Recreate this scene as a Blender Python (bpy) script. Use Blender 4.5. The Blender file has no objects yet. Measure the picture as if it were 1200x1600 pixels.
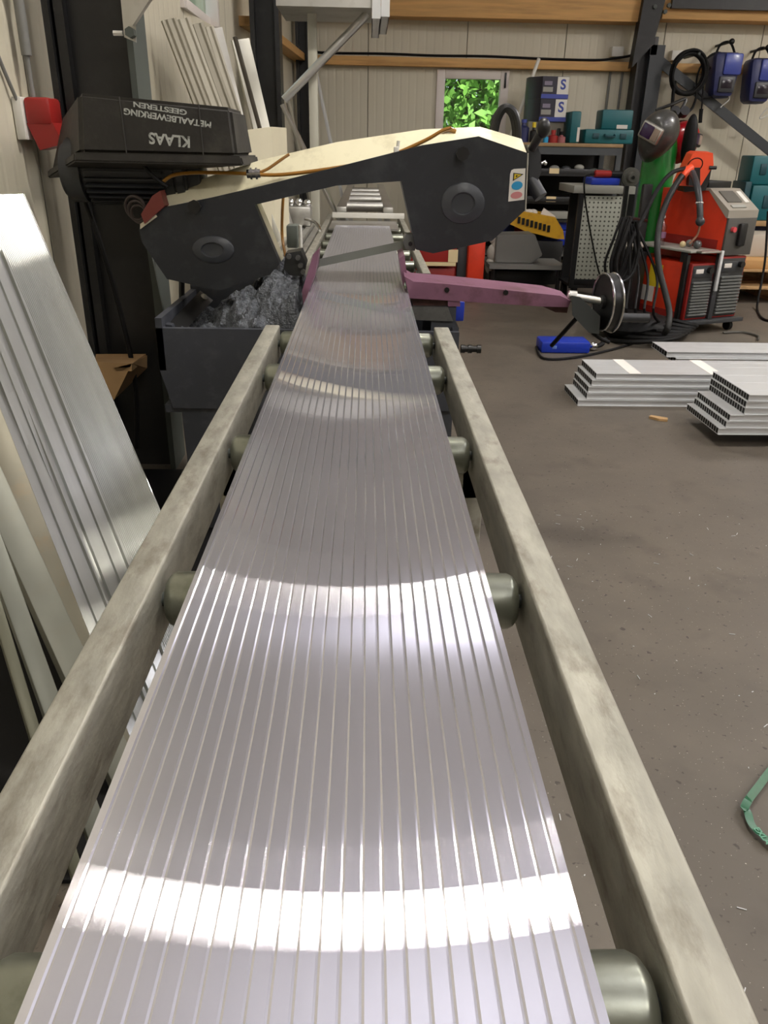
import bpy, bmesh, math, random
from mathutils import Vector, Matrix, noise
from mathutils.geometry import tessellate_polygon
random.seed(7)
C = bpy.context.scene.collection
S = bpy.context.scene
V = Vector
PI = math.pi

# ------------------------------------------------------------------ camera, world, light
CAM_H = 1.2
F_PX = 1230.0
_vp = V((574 - 600, 228 - 800, F_PX)).normalized()      # where the conveyor direction (world Y) vanishes
_n = _vp.cross(V((1, .02, 0))).normalized()
if _n.y > 0: _n = -_n
_x = _vp.cross(_n)
if _x.x < 0: _x = -_x
A = Matrix((_x, _vp, _n))                               # camera vector (x right, y down, z forward) -> world
EYE = V((0, 0, CAM_H))
cam_d = bpy.data.cameras.new('camera'); cam = bpy.data.objects.new('camera', cam_d); C.objects.link(cam)
cam_d.sensor_fit = 'VERTICAL'; cam_d.sensor_height = 36; cam_d.sensor_width = 27
cam_d.lens = F_PX / 1600 * 36; cam_d.clip_start = .02; cam_d.clip_end = 200
R3 = Matrix((A @ V((1, 0, 0)), -(A @ V((0, 1, 0))), -(A @ V((0, 0, 1))))).transposed()
cam.matrix_world = Matrix.Translation(EYE) @ R3.to_4x4()
S.camera = cam

w = bpy.data.worlds.new('world'); S.world = w; w.use_nodes = True
w.node_tree.nodes['Background'].inputs[0].default_value = (.75, .88, 1, 1)
w.node_tree.nodes['Background'].inputs[1].default_value = 1.2
S.view_settings.view_transform = 'Standard'; S.view_settings.look = 'None'
S.view_settings.gamma = 1; S.view_settings.use_curve_mapping = False
S.view_settings.exposure = 0.08

sun_d = bpy.data.lights.new('sun', 'SUN'); sun_d.energy = 7; sun_d.angle = .05; sun_d.color = (1, .95, .85)
sun = bpy.data.objects.new('sun', sun_d); C.objects.link(sun)
sun.rotation_euler = (math.radians(48), 0, math.radians(20)); sun.location = (0, -3, 12)

LZ = 3.58                                    # strip lights hang below the roof; added up-facing lights brighten it
LAMPS = [(.60, 2.50), (4.4, 2.46), (1.1, 5.55), (5.4, 5.55), (.75, -1.2), (4.4, -1.2), (7.6, 2.46), (4.0, 7.7)]
for i, (lx, ly) in enumerate(LAMPS):
    for up in (0, 1):
        d = bpy.data.lights.new('ceiling_light_and_fill', 'AREA'); d.shape = 'RECTANGLE'
        d.size = .7; d.size_y = .20 if not up else .10; d.energy = (16 if (ly > 5 and lx < 2) else 95 if ly > 5 else 52, 70 if lx > 2 else 15)[up]; d.color = (1, .94, .84) if not up else (.96, .95, 1)
        if ly > 5: d.size_y = .09
        o = bpy.data.objects.new('ceiling_light_and_fill', d); C.objects.link(o)
        o.location = (lx, ly, LZ - .012 if not up else LZ + .072); o.rotation_euler = (PI * up, 0, 0)

def ray(px, py): return A @ V((px - 600, py - 800, F_PX))
def at_Y(px, py, Y):
    r = ray(px, py); return r * (Y / r.y) + EYE
def at_X(px, py, X):
    r = ray(px, py); return r * (X / r.x) + EYE
def at_Z(px, py, Z):
    r = ray(px, py); return r * ((Z - CAM_H) / r.z) + EYE
def floor_on_line(a, b, Y, z=0.0):
    n = ray(*a).cross(ray(*b))
    return V((-(n.y * Y + n.z * (z - CAM_H)) / n.x, Y, z))

# ------------------------------------------------------------------ materials
def lin(c):
    return tuple((v / 255 / 12.92 if v / 255 <= .04045 else ((v / 255 + .055) / 1.055) ** 2.4) for v in c[:3]) + (1,)
MATS = {}
def M(name, col, rough=.5, metal=0.0, var=.0, vscale=8, bump=0.0, bscale=60, dirt=None, dscale=4, damt=.5,
      aniso=0.0, spec=None, trans=0.0, stretch=None, coat=0.0):
    if name in MATS: return MATS[name]
    m = bpy.data.materials.new(name); m.use_nodes = True; MATS[name] = m
    nt = m.node_tree; N = nt.nodes; L = nt.links; b = N['Principled BSDF']
    b.inputs['Roughness'].default_value = rough; b.inputs['Metallic'].default_value = metal
    b.inputs['Base Color'].default_value = lin(col)
    if spec is not None: b.inputs['Specular IOR Level'].default_value = spec
    if coat: b.inputs['Coat Weight'].default_value = coat
    if trans: b.inputs['Transmission Weight'].default_value = trans
    tc = N.new('ShaderNodeTexCoord'); src = tc.outputs['Object']
    if stretch:
        mp = N.new('ShaderNodeMapping'); mp.inputs['Scale'].default_value = stretch
        L.new(src, mp.inputs[0]); src = mp.outputs[0]
    colsock = None
    if var:
        n = N.new('ShaderNodeTexNoise'); n.inputs['Scale'].default_value = vscale; n.inputs['Detail'].default_value = 5
        L.new(src, n.inputs['Vector'])
        r = N.new('ShaderNodeValToRGB'); c = lin(col)
        r.color_ramp.elements[0].position = .3; r.color_ramp.elements[1].position = .7
        r.color_ramp.elements[0].color = tuple(v * (1 - var) for v in c[:3]) + (1,)
        r.color_ramp.elements[1].color = tuple(min(1, v * (1 + var)) for v in c[:3]) + (1,)
        L.new(n.outputs[0], r.inputs[0]); colsock = r.outputs[0]
    if dirt is not None:
        n = N.new('ShaderNodeTexNoise'); n.inputs['Scale'].default_value = dscale; n.inputs['Detail'].default_value = 8
        n.inputs['Roughness'].default_value = .65
        L.new(src, n.inputs['Vector'])
        r = N.new('ShaderNodeValToRGB'); r.color_ramp.elements[0].position = .52; r.color_ramp.elements[1].position = .68
        r.color_ramp.elements[0].color = (0, 0, 0, 1); r.color_ramp.elements[1].color = (damt, damt, damt, 1)
        L.new(n.outputs[0], r.inputs[0])
        mx = N.new('ShaderNodeMix'); mx.data_type = 'RGBA'
        L.new(r.outputs[0], mx.inputs[0])
        if colsock: L.new(colsock, mx.inputs[6])
        else: mx.inputs[6].default_value = lin(col)
        mx.inputs[7].default_value = lin(dirt); colsock = mx.outputs[2]
    if colsock: L.new(colsock, b.inputs['Base Color'])
    if bump:
        n = N.new('ShaderNodeTexNoise'); n.inputs['Scale'].default_value = bscale; n.inputs['Detail'].default_value = 4
        L.new(src, n.inputs['Vector'])
        bp = N.new('ShaderNodeBump'); bp.inputs['Strength'].default_value = bump; bp.inputs['Distance'].default_value = .01
        L.new(n.outputs[0], bp.inputs['Height']); L.new(bp.outputs[0], b.inputs['Normal'])
    if aniso:
        b.inputs['Anisotropic'].default_value = aniso
        vt = N.new('ShaderNodeVectorTransform'); vt.vector_type = 'VECTOR'; vt.convert_from = 'OBJECT'; vt.convert_to = 'WORLD'
        vt.inputs[0].default_value = (1, 0, 0)
        L.new(vt.outputs[0], b.inputs['Tangent'])
    return m

def extruded(name, col, r, a, dif, var=.0):
    """extruded aluminium: highlights spread across the die lines (local x) and stay sharp along them"""
    m = bpy.data.materials.new(name); m.use_nodes = True; nt = m.node_tree; N = nt.nodes; L = nt.links
    N.remove(N['Principled BSDF']); out = N['Material Output']
    g = N.new('ShaderNodeBsdfAnisotropic'); g.inputs['Roughness'].default_value = r; g.inputs['Anisotropy'].default_value = a
    d = N.new('ShaderNodeBsdfDiffuse'); mx = N.new('ShaderNodeMixShader'); mx.inputs[0].default_value = dif
    tc = N.new('ShaderNodeTexCoord'); mp = N.new('ShaderNodeMapping'); mp.inputs['Scale'].default_value = (14, .8, 14); L.new(tc.outputs['Object'], mp.inputs[0])
    n = N.new('ShaderNodeTexNoise'); n.inputs['Scale'].default_value = 3; n.inputs['Detail'].default_value = 4; L.new(mp.outputs[0], n.inputs['Vector'])
    rp = N.new('ShaderNodeValToRGB'); c = lin(col); L.new(n.outputs[0], rp.inputs[0])
    rp.color_ramp.elements[0].position = .3; rp.color_ramp.elements[1].position = .7
    rp.color_ramp.elements[0].color = tuple(v * (1 - var) for v in c[:3]) + (1,); rp.color_ramp.elements[1].color = tuple(min(1, v * (1 + var)) for v in c[:3]) + (1,)
    L.new(rp.outputs[0], g.inputs['Color']); L.new(rp.outputs[0], d.inputs['Color'])
    vt = N.new('ShaderNodeVectorTransform'); vt.vector_type = 'VECTOR'; vt.convert_from = 'OBJECT'; vt.convert_to = 'WORLD'; vt.inputs[0].default_value = (1, 0, 0)
    L.new(vt.outputs[0], g.inputs['Tangent']); L.new(g.outputs[0], mx.inputs[1]); L.new(d.outputs[0], mx.inputs[2]); L.new(mx.outputs[0], out.inputs[0])
    return m
ALU = extruded('extruded_aluminium', (214, 214, 222), .045, -.982, .16, .02)
ALU2 = extruded('leaning_aluminium', (186, 188, 184), .10, -.88, .3, .08)
ALU_DULL = M('dull_aluminium', (196, 195, 190), .42, 1.0, var=.06, vscale=10, dirt=(135, 130, 120), dscale=6, damt=.4)
ALU_MILL = M('mill_aluminium', (212, 214, 215), .38, .3, var=.03, vscale=6)
GALV = M('galvanised_rail', (160, 158, 146), .5, .35, var=.18, vscale=45, bump=.16, bscale=90, dirt=(104, 96, 82), dscale=34, damt=.6, stretch=(1, .35, 1))
ROLL = M('zinc_roller', (144, 147, 134), .33, .8, var=.12, vscale=18, dirt=(95, 98, 82), dscale=14, damt=.6, bump=.05, bscale=40)
BLACKST = M('black_steel', (24, 24, 25), .45, .0, var=.15, vscale=6, bump=.05, dirt=(42, 42, 42), dscale=9, damt=.5)
GREYST = M('grey_green_steel', (74, 80, 76), .5, .0, var=.1, vscale=6)
ANTH = M('anthracite_paint', (37, 40, 45), .42, .0, var=.06, vscale=5, bump=.03, bscale=50, dirt=(74, 77, 80), dscale=11, damt=.35)
ANTH2 = M('anthracite_base', (62, 65, 72), .55, .0, var=.10, vscale=6, dirt=(88, 90, 94), dscale=20, damt=.4)
CREAM = M('cream_paint', (226, 220, 190), .4, 0, var=.03, vscale=8, dirt=(186, 178, 148), dscale=14, damt=.5)
CREAM2 = M('cream_sheet', (205, 198, 172), .5, 0, var=.04)
BLK = M('black_plastic', (20, 20, 21), .4)
BLKR = M('black_rubber', (12, 12, 13), .6, bump=.03, spec=.25)
DKGREY = M('dark_grey_plastic', (52, 54, 57), .42)
CRATE = M('worn_black_crate', (44, 42, 39), .62, var=.18, vscale=9, bump=.12, bscale=50, dirt=(72, 70, 62), dscale=10, damt=.5)
STENCIL = M('white_stencil_paint', (192, 196, 190), .7, dirt=(80, 78, 72), dscale=60, damt=.8)
PINK = M('mauve_paint', (132, 92, 114), .38, var=.12, vscale=12, bump=.08, dirt=(96, 66, 72), dscale=9, damt=.9)
RUSTY = M('oily_brown_iron', (70, 44, 40), .5, .3, var=.3, vscale=30, bump=.2)
CASTM = M('machined_iron', (120, 122, 122), .4, .7, var=.2, vscale=30, dirt=(60, 62, 64), dscale=30, damt=.6)
CHROME = M('chrome', (215, 215, 215), .12, 1)
STEELB = M('saw_blade_steel', (128, 132, 124), .45, .35, var=.05)
RED = M('red_plastic', (152, 36, 32), .38)
ORED = M('orange_red_paint', (214, 56, 26), .38, var=.03, dirt=(150, 40, 22), dscale=6, damt=.3)
ORANGE = M('orange_paint', (236, 82, 44), .35)
DRED = M('dark_red_paint', (140, 28, 22), .45)
GREEN = M('green_bottle_paint', (26, 122, 44), .3, var=.08, vscale=6, dirt=(16, 84, 30), dscale=6, damt=.5, coat=.4)
TEAL = M('teal_plastic', (14, 92, 98), .45, var=.05)
TEALD = M('dark_teal_plastic', (12, 62, 70), .5)
BLUE = M('blue_plastic', (22, 52, 168), .4)
BLUED = M('indigo_plastic', (62, 76, 158), .3, coat=.3)
NAVY = M('navy_plastic', (40, 46, 92), .4)
WHITE = M('white_plastic', (222, 220, 212), .45)
PVC = M('white_window_frame', (222, 214, 208), .4)
TAPE = M('white_tape', (250, 246, 240), .5)
YEL = M('yellow_plastic', (200, 152, 34), .45, dirt=(120, 84, 24), damt=.5)
YELS = M('yellow_sticker', (222, 196, 40), .5)
LABELY = M('pale_yellow_label', (226, 206, 160), .6)
CYAN = M('cyan_print', (44, 150, 200), .5)
PRINTR = M('faded_red_print', (196, 130, 130), .5)
PAPER = M('off_white_paper', (214, 208, 200), .7)
WOOD = M('pine_wood', (214, 168, 106), .6, var=.14, vscale=5, stretch=(.4, 6, 6), dirt=(130, 82, 40), dscale=3, damt=.35)
WOODL = M('pine_wood_lengthwise', (190, 146, 88), .6, var=.14, vscale=5, stretch=(6, .4, 6))
WOODP = M('pallet_wood', (176, 142, 98), .7, var=.12, vscale=8)
OCHRE = M('amber_hose', (150, 104, 34), .3, coat=.4)
LENS = M('purple_visor_glass', (46, 22, 62), .12, coat=.6)
DGLASS = M('dark_screen_glass', (40, 34, 44), .12)
HELM = M('charcoal_helmet_shell', (56, 56, 54), .32, coat=.2, dirt=(110, 108, 102), dscale=22, damt=.25)
GLITTER = M('red_helmet_shell', (176, 22, 34), .22, coat=.5)
PERF = M('pale_grey_enamel', (172, 174, 164), .5)
LGREY = M('light_grey_paint', (150, 150, 142), .5, var=.05)
MGREY = M('mid_grey_paint', (122, 122, 118), .5)
GGRN = M('grey_green_plastic', (98, 104, 98), .5)
CHIPS = M('aluminium_swarf', (104, 108, 114), .45, .75, var=.55, vscale=60, bump=.9, bscale=160)
STRAPG = M('green_strap', (12, 88, 52), .32, var=.15, vscale=30)
BAG = M('white_plastic_bag', (206, 200, 190), .5, bump=.4, bscale=20)
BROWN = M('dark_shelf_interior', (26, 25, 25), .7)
BROWNRED = M('brown_red_housing', (112, 48, 40), .5)

def glass(name, tint, mixf):
    m = bpy.data.materials.new(name); m.use_nodes = True; nt = m.node_tree; N = nt.nodes
    out = N['Material Output']; N.remove(N['Principled BSDF'])
    t = N.new('ShaderNodeBsdfTransparent'); t.inputs[0].default_value = tint
    g = N.new('ShaderNodeBsdfGlossy'); g.inputs['Roughness'].default_value = .03
    mx = N.new('ShaderNodeMixShader'); mx.inputs[0].default_value = mixf
    nt.links.new(t.outputs[0], mx.inputs[1]); nt.links.new(g.outputs[0], mx.inputs[2]); nt.links.new(mx.outputs[0], out.inputs[0])
    return m
GLASS = glass('window_glass', (.95, .98, .96, 1), .05)
PET = glass('clear_bottle', (.86, .82, .86, 1), .16)

def panel_mat(name, col, axis):
    """sandwich panel: fine vertical ribs and a seam every metre, along world axis (0 = x, 1 = y)"""
    m = M(name, col, .45, 0, var=.03, vscale=1.5)
    nt = m.node_tree; N = nt.nodes; L = nt.links; b = N['Principled BSDF']
    g = N.new('ShaderNodeNewGeometry'); sp = N.new('ShaderNodeSeparateXYZ'); L.new(g.outputs['Position'], sp.inputs[0])
    def tri(period, sharp):
        d = N.new('ShaderNodeMath'); d.operation = 'DIVIDE'; L.new(sp.outputs[axis], d.inputs[0]); d.inputs[1].default_value = period
        f = N.new('ShaderNodeMath'); f.operation = 'FRACT'; L.new(d.outputs[0], f.inputs[0])
        s = N.new('ShaderNodeMath'); s.operation = 'SUBTRACT'; L.new(f.outputs[0], s.inputs[0]); s.inputs[1].default_value = .5
        a = N.new('ShaderNodeMath'); a.operation = 'ABSOLUTE'; L.new(s.outputs[0], a.inputs[0])
        k = N.new('ShaderNodeMapRange'); k.inputs['From Min'].default_value = .5 - sharp; k.inputs['From Max'].default_value = .5
        k.inputs['To Min'].default_value = 1; k.inputs['To Max'].default_value = 0
        L.new(a.outputs[0], k.inputs['Value']); return k.outputs[0]
    a = tri(.083, .2); c = tri(1.0, .006)
    mul = N.new('ShaderNodeMath'); mul.operation = 'MULTIPLY_ADD'; L.new(a, mul.inputs[0]); mul.inputs[1].default_value = .15
    L.new(c, mul.inputs[2])
    bp = N.new('ShaderNodeBump'); bp.inputs['Strength'].default_value = .9; bp.inputs['Distance'].default_value = .012
    L.new(mul.outputs[0], bp.inputs['Height']); L.new(bp.outputs[0], b.inputs['Normal'])
    mx = N.new('ShaderNodeMix'); mx.data_type = 'RGBA'; mx.inputs[6].default_value = lin(tuple(v * .62 for v in col)); 
    old = b.inputs['Base Color'].links[0].from_socket
    L.new(c, mx.inputs[0]); L.new(old, mx.inputs[7]); L.new(mx.outputs[2], b.inputs['Base Color'])
    return m
WALLX = panel_mat('cream_sandwich_panel_back', (206, 200, 180), 0)
WALLY = panel_mat('cream_sandwich_panel_side', (206, 200, 180), 1)
CEILM = panel_mat('pale_roof_panel', (236, 234, 240), 0)

def floor_mat():
    m = M('worn_concrete', (92, 85, 75), .55, 0, var=.12, vscale=1.3, bump=.06, bscale=30)
    nt = m.node_tree; N = nt.nodes; L = nt.links; b = N['Principled BSDF']
    tc = N.new('ShaderNodeTexCoord')
    old = b.inputs['Base Color'].links[0].from_socket
    def layer(prev, scale, lo, hi, col, amt, detail=6):
        n = N.new('ShaderNodeTexNoise'); n.inputs['Scale'].default_value = scale; n.inputs['Detail'].default_value = detail
        L.new(tc.outputs['Object'], n.inputs['Vector'])
        r = N.new('ShaderNodeValToRGB'); r.color_ramp.elements[0].position = lo; r.color_ramp.elements[1].position = hi
        r.color_ramp.elements[0].color = (0, 0, 0, 1); r.color_ramp.elements[1].color = (amt,) * 3 + (1,)
        L.new(n.outputs[0], r.inputs[0])
        mx = N.new('ShaderNodeMix'); mx.data_type = 'RGBA'; L.new(r.outputs[0], mx.inputs[0])
        L.new(prev, mx.inputs[6]); mx.inputs[7].default_value = lin(col); return mx.outputs[2]
    s = layer(old, 3.5, .45, .75, (108, 100, 88), .6)
    s = layer(s, 6, .55, .8, (70, 63, 55), .75)
    s = layer(s, 55, .66, .71, (52, 46, 40), .85, 2)
    s = layer(s, 210, .74, .77, (190, 184, 172), .8, 1)
    L.new(s, b.inputs['Base Color'])
    return m
FLOOR = floor_mat()

# ------------------------------------------------------------------ mesh helpers
def BM(): return bmesh.new()
def merge(dst, src, Mx=None):
    if Mx is not None: src.transform(Mx)
    me = bpy.data.meshes.new('t'); src.to_mesh(me); dst.from_mesh(me); bpy.data.meshes.remove(me); src.free()
def box(bm, lo, hi, bev=0.0, Mx=None):
    t = BM(); lo = V(lo); hi = V(hi)
    bmesh.ops.create_cube(t, size=1, matrix=Matrix.Translation((lo + hi) / 2) @ Matrix.Diagonal((abs(hi.x - lo.x), abs(hi.y - lo.y), abs(hi.z - lo.z), 1)))
    if bev: bmesh.ops.bevel(t, geom=t.edges[:], offset=bev, segments=2, affect='EDGES', profile=.5)
    merge(bm, t, Mx); return bm
def cyl(bm, p0, p1, r, r2=None, seg=24, cap=True, bev=0):
    p0 = V(p0); p1 = V(p1); d = p1 - p0; t = BM()
    bmesh.ops.create_cone(t, cap_ends=cap, segments=seg, radius1=r, radius2=r if r2 is None else r2, depth=d.length)
    if bev: bmesh.ops.bevel(t, geom=[e for e in t.edges if abs(e.verts[0].co.z - e.verts[1].co.z) < 1e-6], offset=bev, segments=2, affect='EDGES')
    q = V((0, 0, 1)).rotation_difference(d.normalized())
    merge(bm, t, Matrix.Translation((p0 + p1) / 2) @ q.to_matrix().to_4x4()); return bm
def hull8(bm, q0, q1):
    """solid between two quads (or equal n-gons)"""
    a = [bm.verts.new(p) for p in q0]; b = [bm.verts.new(p) for p in q1]; n = len(a)
    bm.faces.new(a[::-1]); bm.faces.new(b)
    for i in range(n): bm.faces.new((a[i], a[(i + 1) % n], b[(i + 1) % n], b[i]))
    return bm
def prism(bm, pts, off):
    off = V(off); return hull8(bm, [V(p) for p in pts], [V(p) + off for p in pts])
def smooth_pts(pts, n=8):
    pts = [V(p) for p in pts]; out = []
    for i in range(len(pts) - 1):
        p0 = pts[max(i - 1, 0)]; p1 = pts[i]; p2 = pts[i + 1]; p3 = pts[min(i + 2, len(pts) - 1)]
        for k in range(n):
            t = k / n
            out.append(.5 * ((2 * p1) + (p2 - p0) * t + (2 * p0 - 5 * p1 + 4 * p2 - p3) * t * t + (3 * p1 - p0 - 3 * p2 + p3) * t ** 3))
    out.append(pts[-1]); return out
def tube(bm, pts, r, seg=8, sm=True, n=6):
    P = smooth_pts(pts, n) if sm else [V(p) for p in pts]
    rings = []; up = V((0, 0, 1)); prev = None
    for i, p in enumerate(P):
        d = (P[min(i + 1, len(P) - 1)] - P[max(i - 1, 0)])
        if d.length < 1e-9: continue
        d.normalize()
        if prev is None:
            a = d.cross(up); 
            if a.length < .05: a = d.cross(V((1, 0, 0)))
        else: a = prev - d * prev.dot(d)
        a.normalize(); prev = a.copy(); b = d.cross(a)
        rings.append([bm.verts.new(p + (a * math.cos(2 * PI * k / seg) + b * math.sin(2 * PI * k / seg)) * r) for k in range(seg)])
    for i in range(len(rings) - 1):
        for k in range(seg): bm.faces.new((rings[i][k], rings[i][(k + 1) % seg], rings[i + 1][(k + 1) % seg], rings[i + 1][k]))
    bm.faces.new(rings[0][::-1]); bm.faces.new(rings[-1]); return bm
def torus(bm, c, axis, R, r, seg=40, s2=8, squash=1.0):
    c = V(c); axis = V(axis).normalized(); q = V((0, 0, 1)).rotation_difference(axis).to_matrix()
    rings = []
    for i in range(seg):
        a = 2 * PI * i / seg; d = V((math.cos(a), math.sin(a) * squash, 0))
        rings.append([bm.verts.new(c + q @ (d * (R + r * math.cos(2 * PI * k / s2)) + V((0, 0, r * math.sin(2 * PI * k / s2))))) for k in range(s2)])
    for i in range(seg):
        for k in range(s2): bm.faces.new((rings[i][k], rings[(i + 1) % seg][k], rings[(i + 1) % seg][(k + 1) % s2], rings[i][(k + 1) % s2]))
    return bm
def ball(bm, c, rad, seg=20, Mx=None):
    t = BM(); bmesh.ops.create_uvsphere(t, u_segments=seg, v_segments=seg // 2 + 2, radius=1)
    rad = V((rad,) * 3) if not hasattr(rad, '__len__') else V(rad)
    merge(bm, t, Matrix.Translation(V(c)) @ (Mx or Matrix()) @ Matrix.Diagonal((*rad, 1))); return bm
def lathe(bm, prof, c, axis=(0, 0, 1), seg=28):
    """prof = list of (radius, height)"""
    c = V(c); q = V((0, 0, 1)).rotation_difference(V(axis).normalized()).to_matrix(); rings = []
    for r, h in prof:
        rings.append([bm.verts.new(c + q @ V((r * math.cos(2 * PI * k / seg), r * math.sin(2 * PI * k / seg), h))) for k in range(seg)])
    for i in range(len(rings) - 1):
        for k in range(seg): bm.faces.new((rings[i][k], rings[i][(k + 1) % seg], rings[i + 1][(k + 1) % seg], rings[i + 1][k]))
    if prof[0][0] > 1e-5: bm.faces.new(rings[0][::-1])
    if prof[-1][0] > 1e-5: bm.faces.new(rings[-1])
    bmesh.ops.remove_doubles(bm, verts=bm.verts[:], dist=1e-6)
    return bm
def text_bm(body, size, Mx, ext=.0004, spacing=1.0, line=1.0):
    cu = bpy.data.curves.new('t', 'FONT'); cu.body = body; cu.size = size; cu.extrude = ext; cu.align_x = 'CENTER'; cu.align_y = 'CENTER'
    cu.offset = size * .028; cu.space_character = spacing; cu.space_line = line
    o = bpy.data.objects.new('t', cu); C.objects.link(o)
    bpy.context.view_layer.update()
    me = bpy.data.meshes.new_from_object(o.evaluated_get(bpy.context.evaluated_depsgraph_get()))
    bm = BM(); bm.from_mesh(me); bm.transform(Mx)
    bpy.data.objects.remove(o); bpy.data.meshes.remove(me); return bm

def finish(name, bm, mat, Mx=None):
    sharp = .25 if 'profile' in name else .6
    bmesh.ops.recalc_face_normals(bm, faces=bm.faces[:])
    for f in bm.faces: f.smooth = True
    for e in bm.edges:
        e.smooth = len(e.link_faces) == 2 and e.calc_face_angle(0) < sharp
    me = bpy.data.meshes.new(name); bm.to_mesh(me); bm.free()
    me.materials.append(mat)
    o = bpy.data.objects.new(name, me); C.objects.link(o)
    return o
def meta(o, label, cat, group=None, kind=None):
    o['label'] = label; o['category'] = cat
    if group: o['group'] = group
    if kind: o['kind'] = kind
    return o
def thing(name, label, cat, loc, group=None, rotz=0.0, kind=None):
    o = bpy.data.objects.new(name, None); C.objects.link(o); o.location = V(loc); o.rotation_euler = (0, 0, rotz)
    o.empty_display_size = .05
    return meta(o, label, cat, group, kind)
def world_of(o):
    m = Matrix.LocRotScale(o.location, o.rotation_euler, o.scale)
    return (world_of(o.parent) @ m) if o.parent else m
def part(root, name, bm, mat, label=None, local=False, kind=None):
    """a mesh child; bm in world coordinates unless local"""
    if not local: bm.transform(world_of(root).inverted())
    o = finish(name, bm, mat); o.parent = root
    if label: o['label'] = label
    if kind: o['kind'] = kind
    return o
def single(name, bm, mat, label, cat, group=None, kind=None):
    """a thing that is one mesh; origin at its base centre"""
    xs = [v.co for v in bm.verts]
    c = V(((min(p.x for p in xs) + max(p.x for p in xs)) / 2, (min(p.y for p in xs) + max(p.y for p in xs)) / 2, min(p.z for p in xs)))
    bm.transform(Matrix.Translation(-c)); o = finish(name, bm, mat); o.location = c
    return meta(o, label, cat, group, kind)
def struct(name, bm, mat):
    o = finish(name, bm, mat); o['kind'] = 'structure'; return o

def frame(o, origin, xax, yax):
    """place an object so that its local x and y axes follow the given directions"""
    x = V(xax).normalized(); y = V(yax); y = (y - x * y.dot(x)).normalized(); z = x.cross(y)
    Mx = Matrix.Translation(V(origin)) @ Matrix((x, y, z)).transposed().to_4x4()
    o.location = Mx.to_translation(); o.rotation_euler = Mx.to_euler(); return o

def ribbed_bm(width, length, thick, ribs, gw, gd, edge=.0, cells=0):
    """extruded profile: x across from -width/2 to width/2, y along 0..length, top at z=0"""
    pts = [(-width / 2, 0 - .001)]
    p = (width - 2 * edge) / ribs
    for i in range(ribs):
        x0 = -width / 2 + edge + i * p
        pts += [(x0 + (p - gw) / 2, 0), (x0 + p / 2, -gd), (x0 + (p + gw) / 2, 0)]
    pts += [(width / 2, -.001)]
    bm = BM()
    t = thick if not cells else .0022 + gd
    loop = pts + [(width / 2, -t), (-width / 2, -t)]
    hull8(bm, [V((x, 0, z)) for x, z in loop], [V((x, length, z)) for x, z in loop])
    if cells:
        box(bm, (-width / 2, 0, -thick), (width / 2, length, -thick + .003))
        for i in range(cells + 1):
            x = -width / 2 + .007 + (width - .017) * i / cells
            box(bm, (x, 0, -thick + .003), (x + .003, length, -t))
    return bm

# ------------------------------------------------------------------ the room
WX0, WXS = -1.13, .068                     # left wall: x = WX0 + WXS * (y - 3.05)
def wx(y): return WX0 + WXS * (y - 3.05)
BACK = 9.2; XR = 9.0; YF = -6.0
bm = BM(); box(bm, (-2.2, YF - .2, -.2), (XR + .2, BACK + .2, 0)); struct('floor', bm, FLOOR)
def roofz(y): return 3.12 + (9.4 - y) * .2 if y > 1.5 else 4.7 - (1.5 - y) * .1
bm = BM()
for a, b in ((YF - .2, 1.5), (1.5, 9.4)):
    hull8(bm, [(-2.2, a, roofz(a)), (XR + .2, a, roofz(a)), (XR + .2, b, roofz(b)), (-2.2, b, roofz(b))], [(-2.2, a, roofz(a) + .12), (XR + .2, a, roofz(a) + .12), (XR + .2, b, roofz(b) + .12), (-2.2, b, roofz(b) + .12)])
struct('ceiling', bm, CEILM)

# back wall with window opening
w0 = at_Y(683, 108, BACK); w1 = at_Y(796, 108, BACK); wz1 = w0.z; wz0 = wz1 - .98
def wall_rects(u0, u1, z0, z1, holes):
    us = sorted({u0, u1, *[h[0] for h in holes], *[h[1] for h in holes]}); r = []
    for a, b in zip(us, us[1:]):
        hs = sorted([h for h in holes if h[0] <= a + 1e-6 and h[1] >= b - 1e-6], key=lambda h: h[2]); z = z0
        for h in hs: r.append((a, b, z, h[2])); z = h[3]
        r.append((a, b, z, z1))
    return r
bm = BM()
for a, b, c, d in wall_rects(-2.2, XR + .2, 0, 3.15, [(w0.x + .02, w1.x - .02, wz0 + .02, wz1 - .02)]):
    box(bm, (a, BACK, c), (b, BACK + .12, d))
bmesh.ops.remove_doubles(bm, verts=bm.verts[:], dist=1e-5)
struct('wall_back', bm, WALLX)
bm = BM(); prism(bm, [(XR, YF, 0), (XR, BACK, 0), (XR, BACK, roofz(BACK)), (XR, 1.5, roofz(1.5)), (XR, YF, roofz(YF))], (.12, 0, 0)); struct('wall_right', bm, WALLY)
bm = BM(); box(bm, (-2.2, YF - .12, 0), (XR, YF, roofz(YF))); struct('wall_front', bm, WALLX)
# left wall
holesL = [(4.95, 5.75, 1.85, 2.7), (7.35, 7.75, 1.35, 1.75)]
bm = BM()
for a, b, c, d in wall_rects(YF, 1.5, 0, 9, []) + wall_rects(1.5, BACK, 0, 9, holesL):
    da, db = (roofz(a), roofz(b)) if d > 5 else (d, d)
    hull8(bm, [(wx(a), a, c), (wx(b), b, c), (wx(b) - .12, b, c), (wx(a) - .12, a, c)], [(wx(a), a, da), (wx(b), b, db), (wx(b) - .12, b, db), (wx(a) - .12, a, da)])
bmesh.ops.remove_doubles(bm, verts=bm.verts[:], dist=1e-5)
struct('wall_left', bm, WALLY)

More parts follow.
